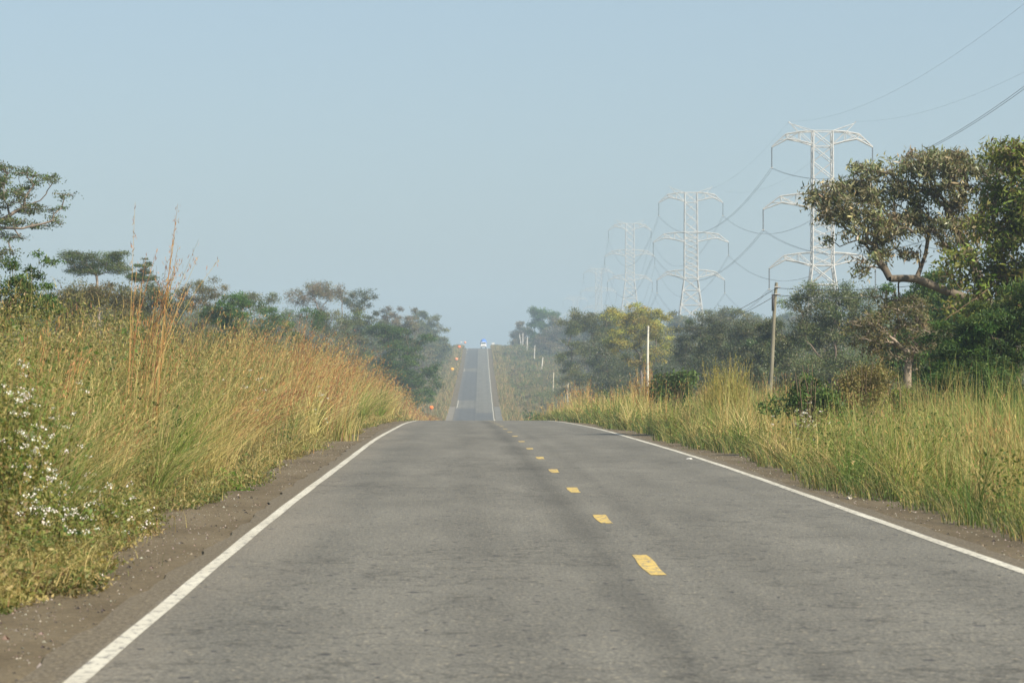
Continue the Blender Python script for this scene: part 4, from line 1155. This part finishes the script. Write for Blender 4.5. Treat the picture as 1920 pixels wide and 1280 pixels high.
# ------------------------------------------------------------------ lorry on the crest
def box_obj(name, dims, loc, m, col, parent, bev=.06, top=None):
    """bevelled box; top=(sx, y0, y1) narrows / slopes the upper face"""
    bm = bmesh.new(); bmesh.ops.create_cube(bm, size=1)
    for v in bm.verts:
        up = v.co.z > 0
        v.co = Vector((v.co.x * dims[0], v.co.y * dims[1], v.co.z * dims[2]))
        if up and top:
            v.co.x *= top[0]; v.co.y += top[1] if v.co.y < 0 else top[2]
    bmesh.ops.bevel(bm, geom=bm.edges[:], offset=bev, segments=2, affect='EDGES')
    me = bpy.data.meshes.new(name); bm.to_mesh(me); bm.free()
    a = me.attributes.new('tint', 'FLOAT_COLOR', 'FACE')
    a.data.foreach_set('color', list((*col, 1)) * len(me.polygons))
    me.materials.append(m)
    o = bpy.data.objects.new(name, me); COL.objects.link(o); o.location = loc
    if parent: o.parent = parent
    return o
def wheel(parent, x, y, r=.5, wd=.3):
    bm = bmesh.new()
    bmesh.ops.create_cone(bm, cap_ends=True, segments=24, radius1=r, radius2=r, depth=wd, matrix=Matrix.Rotation(R(90), 4, 'Y'))
    bmesh.ops.bevel(bm, geom=[e for e in bm.edges if abs(e.verts[0].co.x - e.verts[1].co.x) < 1e-4], offset=.06, segments=2, affect='EDGES')
    me = bpy.data.meshes.new('wheel'); bm.to_mesh(me); bm.free()
    a = me.attributes.new('tint', 'FLOAT_COLOR', 'FACE'); a.data.foreach_set('color', [.03, .03, .03, 1] * len(me.polygons))
    me.materials.append(M_PLAIN)
    o = bpy.data.objects.new('wheel', me); COL.objects.link(o); o.parent = parent; o.location = (x, y, r)
    B = Buf(); tube(B, [(-wd * .52, 0, 0), (-wd * .53, 0, 0), (wd * .53, 0, 0), (wd * .52, 0, 0)], [.02, r * .55, r * .55, .02], (.5, .5, .48), 16)
    B.build('rim', M_STEEL, o)
DT = 1128.0
tx = (906.5 - 960) / F * DT
tr = thing('lorry', 'small white lorry with a rounded blue tarpaulin load coming over the far hilltop', 'lorry', (tx, DT, float(road_z(DT)) + .01))
WH = (.80, .80, .78)
box_obj('cab', (2.15, 1.7, 1.75), (0, .85, 1.55), M_PAINT, WH, tr, .12, (.9, .35, 0))
box_obj('windscreen', (1.8, .06, .62), (0, .14, 1.98), M_PAINT, (.09, .11, .12), tr, .02, (.94, .1, .1))
box_obj('bumper', (2.2, .25, .34), (0, -.06, .72), M_PAINT, (.40, .40, .40), tr, .05)
box_obj('grille', (1.2, .05, .2), (0, -.03, 1.06), M_PLAIN, (.2, .2, .2), tr, .01)
for s in (-1, 1):
    box_obj('headlight', (.3, .08, .2), (s * .82, -.04, 1.06), M_PAINT, (.8, .8, .75), tr, .03)
    box_obj('wing_mirror', (.16, .1, .36), (s * 1.22, .25, 1.9), M_PLAIN, (.06, .06, .06), tr, .03)
    wheel(tr, s * .88, .85); wheel(tr, s * .88, 4.6)
box_obj('cargo_bed', (2.35, 4.6, .95), (0, 4.05, 1.4), M_PAINT, (.10, .20, .50), tr, .05)
box_obj('chassis', (.9, 6.0, .25), (0, 3.2, .75), M_PLAIN, (.05, .05, .05), tr, .03)
bm = bmesh.new(); bmesh.ops.create_uvsphere(bm, u_segments=28, v_segments=16, radius=1)
for v in bm.verts:
    x, y, z = v.co
    sg = lambda a, p: math.copysign(abs(a) ** p, a)
    k = 1 + .05 * math.sin(x * 7 + y * 5) * math.cos(z * 6 + y * 3)
    v.co = (sg(x, .7) * 1.22 * k * (1 - .25 * max(z, 0)), sg(y, .6) * 2.25, max(sg(z, .8), -.2) * 1.5 * k)
me = bpy.data.meshes.new('tarpaulin'); bm.to_mesh(me); bm.free()
for p in me.polygons: p.use_smooth = True
a = me.attributes.new('tint', 'FLOAT_COLOR', 'FACE'); a.data.foreach_set('color', [.07, .18, .52, 1] * len(me.polygons))
me.materials.append(M_PLAIN)
o = bpy.data.objects.new('tarpaulin', me); COL.objects.link(o); o.parent = tr; o.location = (0, 3.95, 2.15)

# ------------------------------------------------------------------ roadside markers and signs
def marker(label, px, py, d, w_, col, name='roadside_marker', cat='marker'):
    c = at(px, py, d)
    g = float(ground(c[0], d))
    t = thing(name, label, cat, (c[0], d, g), 'orange markers along the far verge' if name == 'roadside_marker' else None)
    B = Buf(); sticks(B, [(0, 0, 0)], [(0, 0, c[2] - g)], .04, .035, (.3, .25, .18), 6)
    B.build('post', M_WOODPOLE, t)
    bm = bmesh.new()
    if name == 'roadside_marker':
        bmesh.ops.create_uvsphere(bm, u_segments=14, v_segments=9, radius=w_ * .5)
        for v in bm.verts:
            v.co.x *= 1 + .12 * math.sin(v.co.z * 9); v.co.z *= .95; v.co.y *= .7
    else:
        bmesh.ops.create_cube(bm, size=1)
        for v in bm.verts: v.co = Vector((v.co.x * w_, v.co.y * .06, v.co.z * w_ * .6))
        bmesh.ops.bevel(bm, geom=bm.edges[:], offset=.015, segments=2, affect='EDGES')
    pn = 'bag' if name == 'roadside_marker' else 'board'
    me = bpy.data.meshes.new(pn); bm.to_mesh(me); bm.free()
    a = me.attributes.new('tint', 'FLOAT_COLOR', 'FACE'); a.data.foreach_set('color', [*col, 1] * len(me.polygons))
    me.materials.append(M_PLAIN)
    o = bpy.data.objects.new(pn, me); COL.objects.link(o); o.parent = t; o.location = (0, -.08, c[2] - g)
OR = (.85, .20, .04)
marker('orange marker nearest the road dip, in the grass at the end of the left verge', 809, 764, 455, .62, OR)
marker('yellow-orange marker, the only yellowish one on the far left slope', 848, 692, 830, .9, (.85, .42, .04))
marker('pinkish orange marker in the middle of the far left slope', 856, 673, 935, .95, (.85, .30, .14))
marker('bright orange marker highest up the far left slope', 861, 650, 1060, 1.1, OR)
marker('dull orange marker at the very top of the hill left of the road', 872, 642, 1125, .9, (.70, .30, .16))
marker('small white board at the hilltop right of the lorry', 924.5, 644, 1120, 1.0, (.62, .61, .56), 'sign_board', 'sign')
marker('tiny white board at the hilltop left of the road', 865, 641, 1120, .5, (.8, .78, .75), 'sign_board', 'sign')

# ------------------------------------------------------------------ litter and stones
def rock(name, label, cat, px, d, dims, col, m=M_STONE, seed=1, u=None):
    x = (px - 960) / F * d
    rg = random.Random(seed)
    bm = bmesh.new(); bmesh.ops.create_icosphere(bm, subdivisions=2, radius=1)
    for v in bm.verts:
        k = 1 + rg.uniform(-.22, .22)
        v.co = Vector((v.co.x * dims[0] * k, v.co.y * dims[1] * k, max(v.co.z, -.5) * dims[2] * k))
    me = bpy.data.meshes.new(name); bm.to_mesh(me); bm.free()
    a = me.attributes.new('tint', 'FLOAT_COLOR', 'FACE'); a.data.foreach_set('color', [*col, 1] * len(me.polygons))
    me.materials.append(m)
    o = bpy.data.objects.new(name, me); COL.objects.link(o)
    o.location = (x, d, float(road_z(d)) - .022 + dims[2] * .4); o.rotation_euler = (0, 0, rg.uniform(0, 6))
    return tag(o, label, cat)
rock('rubber_scrap', 'black scrap of tyre rubber on the left shoulder by the weeds', 'litter', 293, 37, (.09, .06, .045), (.02, .02, .025), M_PLAIN, 3)
rock('plastic_litter', 'pale blue crumpled plastic in the weeds at the left shoulder', 'litter', 112, 31.6, (.09, .05, .04), (.45, .58, .70), M_PLAIN, 4)
rock('plastic_litter', 'white scraps of plastic on the right shoulder by the grass', 'litter', 1292, 63, (.09, .06, .03), (.66, .64, .60), M_PLAIN, 5)
rock('stone', 'pale stone on the near left shoulder beside low weeds', 'stone', 190, 26.6, (.045, .035, .03), (.42, .38, .32), M_STONE, 6)
rock('stone', 'pale stone at the foot of the right verge grass', 'stone', 1592, 43.0, (.06, .04, .03), (.50, .45, .36), M_STONE, 7)
rock('stone', 'white stone lying on the tarmac just past the crest', 'stone', 927, 178, (.06, .05, .04), (.6, .58, .52), M_STONE, 8)
B = Buf()
n = 7000
d = dsample(n, 16, 130, .8); sd = RNG.uniform(0, 1, n) < .68
u = np.where(sd, -3.95 - RNG.uniform(0, 1, n) ** .7 * 1.25, 4.0 + RNG.uniform(0, 1, n) * .8)
x = mid(d) + u; z = road_z(d) - .02
s = RNG.uniform(.004, .014, n) * np.where(RNG.uniform(0, 1, n) < .06, 2.3, 1)
for k, (sx, sz) in enumerate(((1, .0), )):
    c = np.stack([x, d, z], 1)
    ring = [(1, 0, 0), (.3, .9, 0), (-.8, .5, 0), (-.6, -.7, 0), (.5, -.9, 0), (0, 0, .8)]
    V = np.stack([c + np.array(r) * s[:, None] * RNG.uniform(.7, 1.3, (n, 1)) for r in ring], 1).reshape(-1, 3)
    q = np.array([(0, 1, 5, 5), (1, 2, 5, 5), (2, 3, 5, 5), (3, 4, 5, 5), (4, 0, 5, 5)])
    # quads with a repeated corner are split into small kites instead
    q = np.array([(0, 1, 2, 5), (2, 3, 4, 5), (4, 0, 1, 5)])
    Q = (np.arange(n) * 6)[:, None, None] + q[None]
    B.add(V, Q.reshape(-1, 4), np.repeat(palette(n, [(.24, .20, .16), (.40, .37, .32), (.08, .07, .065)], [5, 2, 3], .2), 3, 0))
o = B.build('gravel', M_STONE); o['label'] = 'loose gravel scattered over the dirt shoulders'; kind(o, 'stuff')

# ------------------------------------------------------------------ haze
bm = bmesh.new(); bmesh.ops.create_cube(bm, size=1)
for v in bm.verts: v.co = Vector((v.co.x * 1500, 1525 + v.co.y * 3250, 35 + v.co.z * 90))
me = bpy.data.meshes.new('haze'); bm.to_mesh(me); bm.free()
hz = bpy.data.objects.new('haze', me); COL.objects.link(hz); kind(hz, 'stuff')
m = bpy.data.materials.new('haze_air'); m.use_nodes = True
n = m.node_tree; n.nodes.remove(n.nodes['Principled BSDF'])
pv = n.nodes.new('ShaderNodeVolumePrincipled')
pv.inputs['Color'].default_value = (.49, .635, .775, 1)
pv.inputs['Density'].default_value = .00041
pv.inputs['Anisotropy'].default_value = 0.0
n.links.new(pv.outputs[0], n.nodes['Material Output'].inputs['Volume'])
me.materials.append(m)
